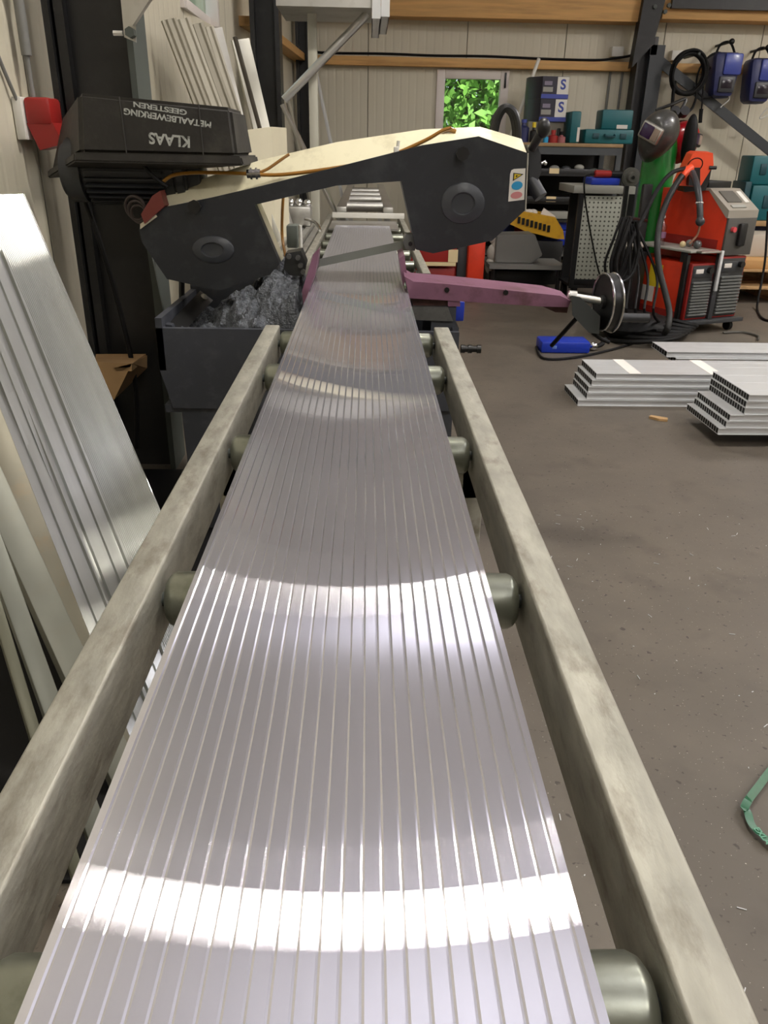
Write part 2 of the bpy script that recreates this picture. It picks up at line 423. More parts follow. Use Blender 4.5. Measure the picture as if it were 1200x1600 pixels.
def window_back():
    r = thing('window_1', 'white framed square window with green foliage behind it in the back wall', 'window', ((w0.x + w1.x) / 2, BACK, wz0), kind='structure')
    bm = BM(); t = .085
    y0, y1 = BACK - .03, BACK + .05
    for (a, b, c, d) in ((w0.x, w0.x + t, wz0, wz1), (w1.x - t, w1.x, wz0, wz1), (w0.x + t, w1.x - t, wz0, wz0 + t), (w0.x + t, w1.x - t, wz1 - t, wz1)):
        box(bm, (a, y0, c), (b, y1, d), .006)
    part(r, 'window_frame', bm, PVC)
    bm = BM(); box(bm, (w0.x - .03, y0 - .02, wz0 - .05), (w1.x + .03, y1, wz0), .004); part(r, 'window_sill', bm, PVC)
    bm = BM(); box(bm, (w0.x + t, BACK + .01, wz0 + t), (w1.x - t, BACK + .016, wz1 - t)); part(r, 'pane', bm, GLASS)
    bm = BM(); box(bm, (w1.x - .05, y0 - .02, wz1 - .16), (w1.x - .03, y0, wz1 - .02), .004); part(r, 'hinge', bm, BLK)
window_back()
for k, (a, b, c, d) in enumerate(holesL):
    r = thing('window_%d' % (k + 2), ['tall white framed window high in the left wall above the leaning sheets', 'small distant window in the left wall behind the aluminium strut'][k], 'window', (wx(a), (a + b) / 2, c), kind='structure')
    bm = BM(); t = .05
    for (e, f, g, h) in ((a, a + t, c, d), (b - t, b, c, d), (a + t, b - t, c, c + t), (a + t, b - t, d - t, d)):
        box(bm, (wx(e) - .05, e, g), (wx(e) + .025, f, h), .004)
    part(r, 'window_frame', bm, PVC)
    bm = BM(); box(bm, (wx(a) - .02, a + t, c + t), (wx(a) - .014, b - t, d - t)); part(r, 'pane', bm, GLASS)

# foliage outside the windows
def foliage(name, cen, size, n, label):
    m = M('leaf_green', (122, 176, 78), .6, var=.35, vscale=3)
    bm = BM()
    for i in range(n):
        p = V((cen[0] + random.uniform(-1, 1) * size[0], cen[1] + random.uniform(-1, 1) * size[1], cen[2] + random.uniform(-1, 1) * size[2]))
        a = V((random.gauss(0, 1), random.gauss(0, 1), random.gauss(0, 1))).normalized(); b = a.cross(V((random.gauss(0, 1), random.gauss(0, 1), random.gauss(0, 1)))).normalized()
        s = random.uniform(.05, .12)
        bm.faces.new([bm.verts.new(p + a * s), bm.verts.new(p + b * s * .5), bm.verts.new(p - a * s), bm.verts.new(p - b * s * .5)])
    me = bpy.data.meshes.new(name); bm.to_mesh(me); bm.free(); me.materials.append(m)
    o = bpy.data.objects.new(name, me); C.objects.link(o); meta(o, label, 'foliage', kind='stuff')
foliage('tree_foliage', (1.2, 13.0, 2.4), (3.2, 1.2, 2.3), 42000, 'sunlit green tree foliage outside the back window')
foliage('hedge_foliage', (-4.6, 6.5, 2.2), (.8, 4.5, 2.2), 5000, 'green foliage outside the left wall windows')
bm = BM(); box(bm, (-14, YF, -.25), (14, 20, -.21)); single('lawn', bm, M('lawn', (90, 110, 60), .9), 'lawn outside the workshop walls', 'lawn', kind='structure')

# ceiling lamps
for i, (lx, ly) in enumerate(LAMPS):
    t = thing('ceiling_light', ['strip light hanging over the roller conveyor', 'strip light hanging over the floor stacks', 'strip light hanging over the floor behind the saw', 'strip light hanging over the welding machines', 'strip light behind the camera over the conveyor start', 'strip light behind the camera over the open floor', 'strip light near the right wall', 'strip light hanging in front of the back wall'][i], 'ceiling light', (lx, ly, LZ), group='ceiling strip lights')
    bm = BM(); box(bm, (lx - .38, ly - .06, LZ), (lx + .38, ly + .06, LZ + .06), .01); part(t, 'housing', bm, WHITE)
    for dx in (-.3, .3): bm = BM(); cyl(bm, (lx + dx, ly, LZ + .06), (lx + dx, ly, roofz(ly)), .004, seg=6); part(t, 'hanger', bm, GREYST)

# timber and steel of the frame
z0 = at_Y(700, 101, 9.15).z
bm = BM(); box(bm, (wx(9.1) + .0, 9.1, z0 - .025), (XR - .01, BACK - .001, z0 + .055), .004)
single('timber_rail', bm, WOOD, 'thin pine rail running along the back wall just above the window', 'timber rail', kind='structure')
zb = at_Y(700, 27, 8.95).z
bm = BM(); box(bm, (at_Y(480, 20, 8.95).x, 8.95, zb), (at_Y(1022, 30, 8.95).x, BACK - .001, zb + .42), .005)
single('timber_beam', bm, WOOD, 'deep pine beam across the top of the back wall, left of the black post', 'timber beam')
bm = BM(); box(bm, (at_Y(1034, 30, 8.95).x, 8.95, zb + .03), (XR - .01, BACK - .001, zb + .25), .005)
single('timber_beam', bm, WOOD, 'shallower pine beam at the top right, right of the black post', 'timber beam')
bm = BM()
a = floor_on_line((461, 18), (483, 77), 5, 2.0)
hull8(bm, [(wx(6.42), 6.42, z0 - .02), (wx(6.42) + .14, 6.42, z0 - .02), (wx(9.09) + .12, 9.09, z0 - .02), (wx(9.09), 9.09, z0 - .02)],
      [(wx(6.42), 6.42, z0 + .04), (wx(6.42) + .14, 6.42, z0 + .04), (wx(9.09) + .12, 9.09, z0 + .04), (wx(9.09), 9.09, z0 + .04)])
single('timber_rail', bm, WOODL, 'wide pine board along the left wall running to the back corner', 'timber rail')

def h_column(name, x0, x1, y, fl, label, web='x', zt=None, tf=.014, mat=BLACKST, yaw=0):
    t = BM(); zt = roofz(y + fl) - .01
    box(t, (x0, y - fl / 2, 0), (x0 + tf, y + fl / 2, zt)); box(t, (x1 - tf, y - fl / 2, 0), (x1, y + fl / 2, zt)); box(t, (x0 + tf, y - .006, 0), (x1 - tf, y + .006, zt))
    o = single(name, t, mat, label, 'steel column'); return o
c1 = at_Y(82, 100, 3.0); c2 = at_Y(215, 100, 3.0)
t = thing('steel_column', 'near black steel column on the left, behind the black crate', 'steel column', (c1.x, 3.05, 0))
bm = BM(); box(bm, (c1.x, 2.97, 0), (c1.x + .02, 3.13, 4.3)); box(bm, (c1.x + .02, 3.03, 0), (c2.x - .02, 3.05, 4.3)); part(t, 'web', bm, BLACKST)
bm = BM(); box(bm, (c2.x - .02, 2.97, 0), (c2.x, 3.15, 4.3)); part(t, 'flange', bm, GREYST, 'grey green flange of the column')
bm = BM(); box(bm, (c1.x + .03, 2.99, 0), (c1.x + .06, 3.03, 4.3)); part(t, 'stiffener', bm, BLACKST)
q = at_Y(396, 100, 6.3); q2 = at_Y(440, 100, 6.3)
h_column('steel_column', q.x, q2.x, 6.3, .2, 'middle black steel column on the left wall, left of the aluminium strut', tf=.03)
q = at_Y(463, 150, 8.85); q2 = at_Y(486, 150, 8.85)
h_column('steel_column', q.x + .01, q2.x, 8.85, .16, 'far black steel column in the back left corner', tf=.03)

# back right column: dark web and lighter flange, brace
cb = at_Y(984, 150, 9.0); cb2 = at_Y(1012, 150, 9.0)
t = thing('steel_column', 'black steel column in front of the back wall, right of the teal cases', 'steel column', ((cb.x + cb2.x) / 2, 9.0, 0))
bm = BM(); box(bm, (cb.x + .01, 8.98, 0), (cb2.x - .06, 9.02, zb + .3)); box(bm, (cb.x, 8.9, 0), (cb.x + .02, 9.09, zb + .3)); part(t, 'web', bm, BLACKST)
bm = BM(); box(bm, (cb2.x - .07, 8.88, 0), (cb2.x + .07, 8.9, 2.15)); box(bm, (cb2.x - .06, 8.9, 0), (cb2.x - .04, 9.09, 2.15)); part(t, 'flange', bm, M('slate_steel', (48, 52, 56), .45))
bm = BM(); a = at_Y(1000, 70, 8.9); b = at_Y(1030, 0, 8.9)
hull8(bm, [a + V((-.06, -.03, -.2)), a + V((.12, -.03, 0)), b + V((.1, -.03, .3)), b + V((-.14, -.03, .3))], [a + V((-.06, .1, -.2)), a + V((.12, .1, 0)), b + V((.1, .1, .3)), b + V((-.14, .1, .3))])
part(t, 'haunch', bm, BLACKST)
bm = BM()
for px, py in ((1046, 8), (1040, 18), (1024, 10)): 
    p = at_Y(px, py, 8.85); cyl(bm, p, p + V((0, .03, 0)), .02, seg=6)
part(t, 'bolt', bm, GREYST)
bm = BM(); a = at_Y(1048, 8, 8.92); box(bm, (a.x, 8.88, a.z - .03), (XR - .02, 8.93, a.z + .1)); single('steel_purlin', bm, BLACKST, 'black steel purlin at the top right corner above the pine beam', 'steel beam')
bm = BM(); a = at_Y(1022, 88, 8.9); b = at_Y(1205, 236, 8.9); d = (b - a).normalized(); b = b + d * 1.2; nrm = V((-d.z, 0, d.x)) * .045
prism(bm, [a - nrm, a + nrm, b + nrm, b - nrm], (0, .03, 0)); single('steel_brace', bm, M('slate_steel', (48, 52, 56), .45), 'diagonal dark steel brace across the right end of the back wall', 'steel brace')
bm = BM(); a = at_Y(1021, 76, 8.9); box(bm, a + V((-.035, -.02, -.06)), a + V((.035, .02, .1)), .004); single('steel_bracket', bm, BLACKST, 'small black bracket at the upper end of the diagonal brace', 'bracket')
# thin conduits and cable on the back wall
for px, lab in ((955, 'left of two thin dark conduits on the back wall beside the black column'), (974, 'right of two thin dark conduits on the back wall beside the black column')):
    a = at_Y(px, 105, 9.18); bm = BM(); cyl(bm, (a.x, 9.185, 1.3), (a.x, 9.185, z0 - .03), .012, seg=10); single('conduit', bm, MGREY, lab, 'conduit')
bm = BM(); pts = []
for px, py in ((487, 82), (520, 84), (600, 85), (680, 88), (760, 89), (850, 93), (930, 95), (960, 92), (985, 88), (1000, 80)): pts.append(at_Y(px, py - 1, 9.1))
tube(bm, pts, .012); single('black_cable', bm, BLKR, 'black cable lying along the top of the thin pine rail', 'cable')
bm = BM(); a = at_Y(963, 84, 9.15); box(bm, a + V((-.06, -.05, -.03)), a + V((.06, .049, .06)), .006); single('junction_box', bm, WHITE, 'small white junction box on the pine rail left of the black column', 'junction box')
bm = BM(); a = at_Y(1056, 90, 9.15); box(bm, a + V((-.06, -.05, -.03)), a + V((.05, .049, .06)), .006); single('junction_box', bm, WHITE, 'small white junction box on the pine rail beside the hanging cable coil', 'junction box')
bm = BM(); a = at_Y(842, 92, 9.0); b = at_Y(798, 213, 8.75); cyl(bm, b, a, .018, seg=10); single('white_rod', bm, WHITE, 'thin white rod leaning on the back wall right of the window', 'rod')

# left wall: conduit with red socket
r = thing('wall_socket', 'red industrial socket on the left wall left of the black crate', 'socket', at_Y(78, 215, 2.95))
p = at_Y(75, 190, 2.93)
bm = BM(); a = at_Y(48, 153, 2.95); b = at_Y(62, 219, 2.95); box(bm, (wx(2.9) + .0, 2.86, b.z), (wx(2.9) + .03, 3.0, a.z), .004); part(r, 'back_plate', bm, WHITE)
bm = BM(); x0 = wx(2.9) + .03; box(bm, (x0, 2.875, b.z + .045), (x0 + .085, 2.985, a.z), .012); part(r, 'socket_body', bm, RED)
bm = BM(); hull8(bm, [(x0, 2.88, b.z + .05), (x0 + .08, 2.88, b.z + .06), (x0 + .11, 2.88, b.z - .01), (x0 + .03, 2.88, b.z - .03)], [(x0, 2.97, b.z + .05), (x0 + .08, 2.97, b.z + .06), (x0 + .11, 2.97, b.z - .01), (x0 + .03, 2.97, b.z - .03)]); part(r, 'socket_flap', bm, RED)
bm = BM(); zt = a.z; xx = wx(2.9) + .045
cyl(bm, (xx, 2.93, zt), (xx, 2.93, zt + .2), .008); cyl(bm, (xx, 2.93, zt + .12), (xx, 2.93, 4.35), .016)
c = single('conduit', bm, MGREY, 'grey conduit rising from the red wall socket', 'conduit')
bm = BM(); torus(bm, (xx, 2.93, zt + .32), (0, 0, 1), .022, .008); c2_ = finish('clip', bm, GREYST); c2_.parent = c; c2_.location = -c.location
bm = BM(); tube(bm, [(wx(2.7) + .01, 2.7, 4.35), (wx(2.72) + .01, 2.72, zt + .3), (wx(2.8) + .01, 2.8, zt + .12), (wx(2.86) + .02, 2.87, zt - .02)], .006); single('thin_cable', bm, MGREY, 'thin grey cable beside the conduit on the left wall', 'cable')

# bracket at the column top (upper left)
a = at_Y(187, 0, 2.9); 
t = thing('column_bracket', 'galvanised bracket with bolt and arm on the near black column at the top', 'bracket', at_Y(200, 60, 2.92))
bm = BM(); q = [at_Y(185, -40, 2.93), at_Y(208, -40, 2.93), at_Y(212, 66, 2.93), at_Y(194, 58, 2.93)]; prism(bm, q, (0, .012, 0)); part(t, 'plate', bm, ALU_DULL)
bm = BM(); q = [at_Y(204, -20, 2.9), at_Y(250, -20, 2.9), at_Y(232, 2, 2.9), at_Y(207, 40, 2.9), at_Y(203, 36, 2.9)]; prism(bm, q, (0, .028, 0)); part(t, 'arm', bm, ALU_DULL)
bm = BM(); p = at_Y(206, 52, 2.93); cyl(bm, p + V((0, -.03, 0)), p, .016, seg=6); part(t, 'bolt', bm, GREYST)
bm = BM(); p = at_Y(187, 52, 2.93); cyl(bm, p + V((-.02, .0, 0)), p + V((.01, 0, 0)), .008, seg=6); part(t, 'bolt', bm, WHITE)

# aluminium rack at top centre left, standing behind the saw
YR = 5.0
t = thing('aluminium_rack', 'aluminium rack with upright post, diagonal strut and sheet top behind the saw', 'rack', (at_Y(489, 200, YR).x, YR, 0))
x = at_Y(489, 100, YR).x; zt = at_Y(489, 14, YR).z
bm = BM(); box(bm, (x - .025, YR - .025, 0), (x + .025, YR + .025, zt), .004); part(t, 'post', bm, M('pale_metal', (186, 184, 170), .5, .2))
bm = BM(); a = at_Y(444, 156, YR - .08); b = at_Y(574, 22, YR - .08); tube(bm, [a, b], .022, seg=12, sm=False); part(t, 'strut', bm, ALU_DULL)
bm = BM(); a = at_Y(436, 16, YR - .1); b = at_Y(581, 16, YR - .1); box(bm, (a.x, YR - .25, a.z), (b.x, YR + .3, a.z + .012)); box(bm, (a.x, YR - .25, a.z + .012), (b.x, YR - .24, a.z + .12)); part(t, 'top_sheet', bm, ALU_DULL)
for k, (px, py) in enumerate(((588, 29), (602, 26))):
    a = at_Y(px, py, YR - .3); bm = BM(); h = .022
    for (u0, u1, v0, v1) in ((-h, h, -h, -h + .004), (-h, h, h - .004, h), (-h, -h + .004, -h, h), (h - .004, h, -h, h)):
        box(bm, (a.x + u0, YR - .28, a.z + h + v0 + k * .01), (a.x + u1, YR + .5, a.z + h + v1 + k * .01))
    box(bm, (a.x - h, YR - .3, a.z), (a.x + h, YR - .28, a.z + .13))
    single('square_tube', bm, ALU_MILL, ['left', 'right'][k] + ' of two short aluminium square tubes hanging at the rack top', 'tube', 'tubes on the aluminium rack')

# ------------------------------------------------------------------ near roller conveyor
RT = .785
XLi, XLo, XRi, XRo = -.218, -.254, .173, .211
t = thing('roller_conveyor', 'galvanised roller conveyor in the foreground leading to the band saw', 'conveyor', (-.02, 1.0, 0))
def rhs(bm, x0, x1, y0, y1, z0, z1, w=.004, r=.003):
    # hollow rectangular tube along y with rounded outer corners
    def loop(x0, x1, z0, z1, r, y, n=3):
        p = []
        for cx, cz, a0 in ((x1 - r, z1 - r, 0), (x0 + r, z1 - r, 90), (x0 + r, z0 + r, 180), (x1 - r, z0 + r, 270)):
            for k in range(n + 1):
                a = math.radians(a0 + 90 * k / n); p.append(V((cx + r * math.cos(a), y, cz + r * math.sin(a))))
        return p
    rings = []
    for y in (y0, y1):
        rings.append([bm.verts.new(p) for p in loop(x0, x1, z0, z1, r, y)]); rings.append([bm.verts.new(p) for p in loop(x0 + w, x1 - w, z0 + w, z1 - w, r * .5, y)])
    n = len(rings[0])
    for i in range(n):
        j = (i + 1) % n
        bm.faces.new((rings[0][i], rings[0][j], rings[2][j], rings[2][i])); bm.faces.new((rings[1][i], rings[1][j], rings[3][j], rings[3][i]))
        bm.faces.new((rings[0][i], rings[0][j], rings[1][j], rings[1][i])); bm.faces.new((rings[2][i], rings[2][j], rings[3][j], rings[3][i]))
    return bm
YE = 2.01
part(t, 'side_rail', rhs(BM(), XLo, XLi, -.7, YE, RT - .078, RT), GALV)
part(t, 'side_rail', rhs(BM(), XRi, XRo, -.7, YE, RT - .078, RT), GALV)
bm = BM(); box(bm, (XLo + .003, YE - .002, RT - .076), (XLi - .003, YE + .001, RT - .003)); part(t, 'end_cap', bm, GALV)
bm = BM(); box(bm, (XRi + .003, YE - .002, RT - .076), (XRo - .003, YE + .001, RT - .003)); part(t, 'end_cap', bm, GALV)
ROLLY = [-.60, -.155, .29, .742, 1.19, 1.642, 1.965]
for y in ROLLY:
    r = part(t, 'roller', lathe(BM(), [(.0, .006), (.022, .006), (.0275, .010), (.0305, .016), (.0305, .375), (.0275, .381), (.022, .385), (0, .385)], (XLi, y, .7485), (1, 0, 0), 36), ROLL)
    bm = BM(); cyl(bm, (XLi - .001, y, .7485), (XRi + .001, y, .7485), .008); part(r, 'axle', bm, GREYST)
for ly in (-.45, 1.28):
    bm = BM(); box(bm, (XLi - .03, ly - .02, .64), (XRi + .03, ly + .02, .706), .003); part(t, 'cross_bar', bm, GALV)
    for x in (XLi - .015, XRi + .015):
        bm = BM(); box(bm, (x - .02, ly - .02, .0), (x + .02, ly + .02, .706), .003); part(t, 'leg', bm, GALV)
    bm = BM(); box(bm, (XLi - .03, ly - .02, .14), (XRi + .03, ly + .02, .18), .003); part(t, 'cross_bar', bm, GALV)

# the ribbed profile on the conveyor
BT = .802
W = .298
o = finish('ribbed_profile', ribbed_bm(W, 5.3, BT - .7792, 25, .0028, .0006, .001), ALU)
frame(o, (-.023, -.7, BT), (1, 0, 0), (0, 1, 0)); meta(o, 'long wide ribbed aluminium profile lying on the roller conveyor through the saw', 'profile')

# ------------------------------------------------------------------ far conveyor beyond the saw
t = thing('roller_conveyor', 'far roller conveyor beyond the band saw with a white cross bar', 'conveyor', (0, 4.6, 0))
part(t, 'side_rail', rhs(BM(), .205, .235, 2.95, 5.6, .745, .785, .004, .003), GALV)
part(t, 'side_rail', rhs(BM(), -.255, -.225, 2.95, 5.6, .745, .785, .004, .003), GALV)
y = 2.98
while y < 5.4:
    part(t, 'roller', lathe(BM(), [(0, .004), (.016, .004), (.024, .012), (.024, .418), (.016, .426), (0, .426)], (-.225, y, .754), (1, 0, 0), 24), ROLL); y += .36
bm = BM(); a = at_Z(519, 332, .83); b = at_Z(618, 331, .83); box(bm, (a.x, a.y, .80), (b.x + .05, a.y + .03, .83), .003); part(t, 'cross_bar', bm, WHITE, 'white cross bar')
yc = a.y
bm = BM(); box(bm, (a.x, yc - .5, .775), (b.x, yc, .785)); part(t, 'end_plate', bm, ALU_DULL)
for x in (-.24, .22):
    for yy in (3.3, 5.5):
        bm = BM(); box(bm, (x - .02, yy - .02, 0), (x + .02, yy + .02, .745), .003); part(t, 'leg', bm, GALV)
# ladder-like table behind the cross bar
t = thing('outfeed_table', 'aluminium outfeed table with flat rungs at the far end behind the cross bar', 'table', (0, 7.0, 0))
x0, x1 = at_Z(536, 325, .83).x, at_Z(604, 325, .83).x
zt = .86
for x in (x0, x1):
    bm = BM(); box(bm, (x - .03, yc + .05, zt - .06), (x + .03, 8.5, zt), .003); part(t, 'side_rail', bm, ALU_DULL)
for k, yy in enumerate((yc + .25, yc + .95, yc + 1.5, yc + 2.1)):
    bm = BM(); cyl(bm, (x0 + .03, yy, zt - .01), (x1 - .03, yy, zt - .01), .03, seg=16); part(t, 'rung', bm, ALU_DULL)
for x in (x0, x1):
    for yy in (yc + .3, 8.2):
        bm = BM(); box(bm, (x - .02, yy - .02, 0), (x + .02, yy + .02, zt - .05)); part(t, 'leg', bm, ALU_DULL)
# guide rail on the left of far conveyor
t = thing('length_stop_rail', 'grooved aluminium guide rail left of the far conveyor', 'guide rail', (-.4, 4.2, .7))
bm = BM()
for (u0, u1, z_) in ((-.40, -.37, .80), (-.362, -.335, .79), (-.327, -.30, .80), (-.292, -.262, .785)): box(bm, (u0, 3.1, .70), (u1, yc - .3, z_), .003)
box(bm, (-.40, 3.1, .68), (-.262, yc - .3, .71)); part(t, 'rail', bm, ALU_DULL)
for yy in (3.4, 5.0):
    bm = BM(); box(bm, (-.42, yy, 0), (-.36, yy + .06, .69)); part(t, 'leg', bm, GREYST)
t = thing('length_stop', 'shiny clamp block with knobs at the far end of the guide rail', 'clamp', (-.36, yc - .5, .8))
bm = BM(); box(bm, (-.44, yc - .6, .80), (-.30, yc - .45, .90), .01); part(t, 'block', bm, ALU_DULL)
for dx, dz in ((-.05, .115), (-.005, .118), (.04, .113)): part(t, 'knob', ball(BM(), (-.36 + dx, yc - .55, .8 + dz), .022, 12), CHROME)
bm = BM(); tube(bm, [(-.33, yc - .62, .84), (-.27, yc - .7, .83), (-.24, yc - .8, .80)], .008); part(t, 'lever', bm, CHROME)
a = at_Y(458, 382, 3.2)
t = thing('control_box', 'small grey green box with a white rod beside the saw jaw', 'control box', (a.x, 3.2, .71))
bm = BM(); p = at_Y(447, 352, 3.2); q = at_Y(466, 388, 3.2); box(bm, (p.x, 3.2, q.z), (q.x, 3.28, p.z), .006); part(t, 'box_body', bm, GGRN)
bm = BM(); p = at_Y(469, 352, 3.18); cyl(bm, (p.x, 3.18, q.z - .04), (p.x, 3.18, p.z), .007); part(t, 'rod', bm, WHITE)

# ------------------------------------------------------------------ band saw
YF_ = 2.60
def Y6(pts, Y=YF_): return [at_Y(x, y, Y) for x, y in pts]
saw = thing('band_saw', 'large charcoal and cream metal band saw with tilted head over the conveyor', 'band saw', (-.1, 2.6, 0))
top = [(257, 324), (330, 309), (407, 291), (526, 261), (660, 227), (748, 213), (824, 239)]
rest = [(821, 328), (769, 376), (677, 396), (650, 390), (627, 283), (526, 290), (398, 320), (437, 412), (426, 428), (342, 454), (261, 436), (222, 379), (217, 356)]
poly = Y6(top + rest)
def ngon_slab(bm, P, off):
    a = [bm.verts.new(p) for p in P]; b = [bm.verts.new(p + V(off)) for p in P]; n = len(a)
    for t3 in tessellate_polygon([P]):
        bm.faces.new([a[i] for i in t3]); bm.faces.new([b[i] for i in t3][::-1])
    for i in range(n): bm.faces.new((a[i], b[i], b[(i + 1) % n], a[(i + 1) % n]))
    return bm
bm = ngon_slab(BM(), poly, (0, .05, 0))
hp = part(saw, 'head_cover', bm, ANTH)
# bosses on the wheel covers
for (px, py, rx, rz) in ((333, 390, .066, .042), (723, 318, .068, .060)):
    c = at_Y(px, py, YF_); bm = BM()
    prof = [(1, 0), (.96, .004), (.6, .013), (.54, .013), (.48, .007), (.2, .005), (0, .002)]
    seg = 40; rings = []
    for rr, h in prof[:-1]:
        rings.append([bm.verts.new((c.x + rx * rr * math.cos(2 * PI * k / seg), c.y - h, c.z + rz * rr * math.sin(2 * PI * k / seg))) for k in range(seg)])
    for i in range(len(rings) - 1):
        for k in range(seg): bm.faces.new((rings[i][k], rings[i][(k + 1) % seg], rings[i + 1][(k + 1) % seg], rings[i + 1][k]))
    bm.faces.new(rings[-1])
    part(saw, 'wheel_boss', bm, M('boss_grey', (56, 59, 64), .4))
# cream casting behind: sloped top up to its back silhouette
YB = 2.80
back_top = [(257, 300), (300, 280), (372, 262), (470, 233), (583, 213), (690, 200), (748, 198)]
front = Y6(top[:6], YF_ + .05)
backp = Y6([(258, 299), (318, 278), (400, 254), (505, 226), (600, 210), (700, 198)], YB)
end_f = at_Y(824, 239, YF_ + .05)
bm = BM()
# ribbon top (sloped), back face, bottom
ft = front + [at_Y(823, 239, YF_ + .05)]
ridge = Y6([(262, 298), (330, 275), (407, 250), (526, 222), (660, 202), (750, 198), (815, 217)], YF_ + .12)
bkd = [V((p.x, YB, p.z)) for p in ridge]
low = [V((p.x, YF_ + .05, p.z - .035)) for p in ft]; lowb = [V((p.x, YB, p.z - .03)) for p in ft]
rows = [ft, ridge, bkd, lowb, low]
vv = [[bm.verts.new(p) for p in r_] for r_ in rows]
for i in range(5):
    for k in range(6):
        bm.faces.new((vv[i][k], vv[i][k + 1], vv[(i + 1) % 5][k + 1], vv[(i + 1) % 5][k]))
bm.faces.new([v[0] for v in vv]); bm.faces.new([v[-1] for v in vv][::-1])
part(saw, 'frame_bow', bm, CREAM)
for pts, nm in (([(257, 330), (398, 320), (437, 412), (426, 426), (342, 450), (261, 432), (222, 379), (219, 358)], 'a'), ([(627, 283), (650, 388), (677, 394), (769, 374), (820, 328), (822, 245), (748, 222), (640, 250)], 'b')):
    bm = ngon_slab(BM(), Y6(pts, YF_ + .05), (0, .15, 0)); part(saw, 'wheel_housing', bm, CREAM if nm == 'a' else M('bluish_housing', (86, 92, 98), .5))
# thin bright right edge
bm = BM(); a = at_Y(825, 239, YF_); b = at_Y(821, 330, YF_); tube(bm, [a, b], .0025, sm=False); part(saw, 'edge_trim', bm, ALU_DULL)
# clamp knobs
for (px, py) in ((721, 240), (307, 322)):
    c = at_Y(px, py, YF_); bm = BM(); cyl(bm, c, c + V((0, -.03, 0)), .015, seg=8); cyl(bm, c + V((0, -.03, 0)), c + V((.0, -.038, 0)), .02, seg=8); part(saw, 'clamp_knob', bm, BLK)
# sticker
st = part(saw, 'warning_sticker', prism(BM(), [p + V((0, -.0012, 0)) for p in Y6([(799, 266), (803, 264), (821, 263), (819, 312), (794, 315), (796, 287), (797, 272)])], (0, .001, 0)), WHITE)
def sub(parent, name, bm, mat, label=None): return part(parent, name, bm, mat, label)
q = [p + V((0, -.0025, 0)) for p in Y6([(802, 270), (818, 272), (801, 283)])]
sub(st, 'warning_triangle', prism(BM(), q, (0, .001, 0)), BLK)
c = (q[0] + q[1] + q[2]) / 3
sub(st, 'triangle_fill', prism(BM(), [c + (p - c) * .68 + V((0, -.001, 0)) for p in q], (0, .001, 0)), YELS)
sub(st, 'hand_symbol', prism(BM(), [c + (p - c) * .25 + V((0, -.002, 0)) for p in q], (0, .001, 0)), BLK)
def disc_xz(c, rx, rz, d=.001, seg=24, tilt=0):
    P = []
    for k in range(seg):
        u = rx * math.cos(2 * PI * k / seg); v = rz * math.sin(2 * PI * k / seg)
        P.append(V((c.x + u * math.cos(tilt) - v * math.sin(tilt), c.y, c.z + u * math.sin(tilt) + v * math.cos(tilt))))
    return prism(BM(), P, (0, d, 0))
sub(st, 'blue_symbol', disc_xz(at_Y(808, 290, YF_ - .0025), .017, .012, tilt=.2), CYAN)
sub(st, 'red_symbol', disc_xz(at_Y(807, 305, YF_ - .0025), .018, .010, tilt=.15), PRINTR)
# tension handle on the right, and arched guard
h = part(saw, 'tension_body', BM(), DKGREY) if False else None
bm = BM(); P = Y6([(826, 226), (838, 226), (845, 240), (846, 268), (838, 288), (827, 292)], YF_ + .04); prism(bm, P, (0, .10, 0)); part(saw, 'tension_housing', bm, DKGREY)
bm = BM(); tube(bm, [at_Y(831, 232, YF_ + .02), at_Y(838, 220, YF_ + .0), at_Y(847, 203, YF_ - .01)], .013, 12); ball(bm, at_Y(849, 200, YF_ - .012), (.021, .02, .028), 16); part(saw, 'lever_handle', bm, BLK)
bm = BM(); tube(bm, [at_Y(829, 280, YF_ + .06), at_Y(838, 296, YF_ + .05), at_Y(845, 308, YF_ + .04)], .022, 12, n=3); part(saw, 'lower_grip', bm, DKGREY)
bm = BM(); cyl(bm, at_Y(846, 255, YF_ + .05), at_Y(853, 252, YF_ + .05), .004); ball(bm, at_Y(852, 255, YF_ + .05), .006, 10); part(saw, 'pin', bm, CHROME)
bm = BM(); c = at_Y(787, 208, YF_ + .17)
arc = [at_Y(x, y, YF_ + .15) for x, y in ((772, 212), (778, 185), (790, 168), (803, 176), (809, 200), (808, 225))]
for dy in (0, .022, .044): tube(bm, [p + V((0, dy, 0)) for p in arc], .012, 10)
part(saw, 'handle_loop', bm, BLK)
# hoses
bm = BM(); tube(bm, Y6([(255, 284), (270, 274), (300, 270), (345, 270), (395, 272)], YF_ + .035), .0055); part(saw, 'coolant_hose', bm, OCHRE)
bm = BM(); tube(bm, Y6([(405, 273), (440, 273), (500, 266), (560, 256), (615, 241), (665, 219), (690, 205), (705, 200)], YF_ + .035), .0055); part(saw, 'coolant_hose', bm, OCHRE)
bm = BM(); tube(bm, Y6([(405, 270), (420, 263), (440, 249), (452, 241)], YF_ + .05), .0045); part(saw, 'coolant_hose', bm, OCHRE)
bm = BM(); tube(bm, Y6([(690, 205), (702, 202), (712, 206)], YF_ + .1), .007); part(saw, 'coolant_hose', bm, OCHRE)
bm = BM(); tube(bm, [at_Y(443, 300, 2.85), at_Y(441, 335, 2.85), at_Y(441, 370, 2.85), at_Y(446, 400, 2.8)], .005); part(saw, 'coolant_hose', bm, OCHRE)
bm = BM(); a = at_Y(386, 272, YF_ + .035); b = at_Y(407, 271, YF_ + .035); cyl(bm, a, b, .013); cyl(bm, a + (b - a) * .25, a + (b - a) * .4, .017); cyl(bm, a + (b - a) * .65, a + (b - a) * .8, .017); part(saw, 'hose_coupling', bm, CHROME)
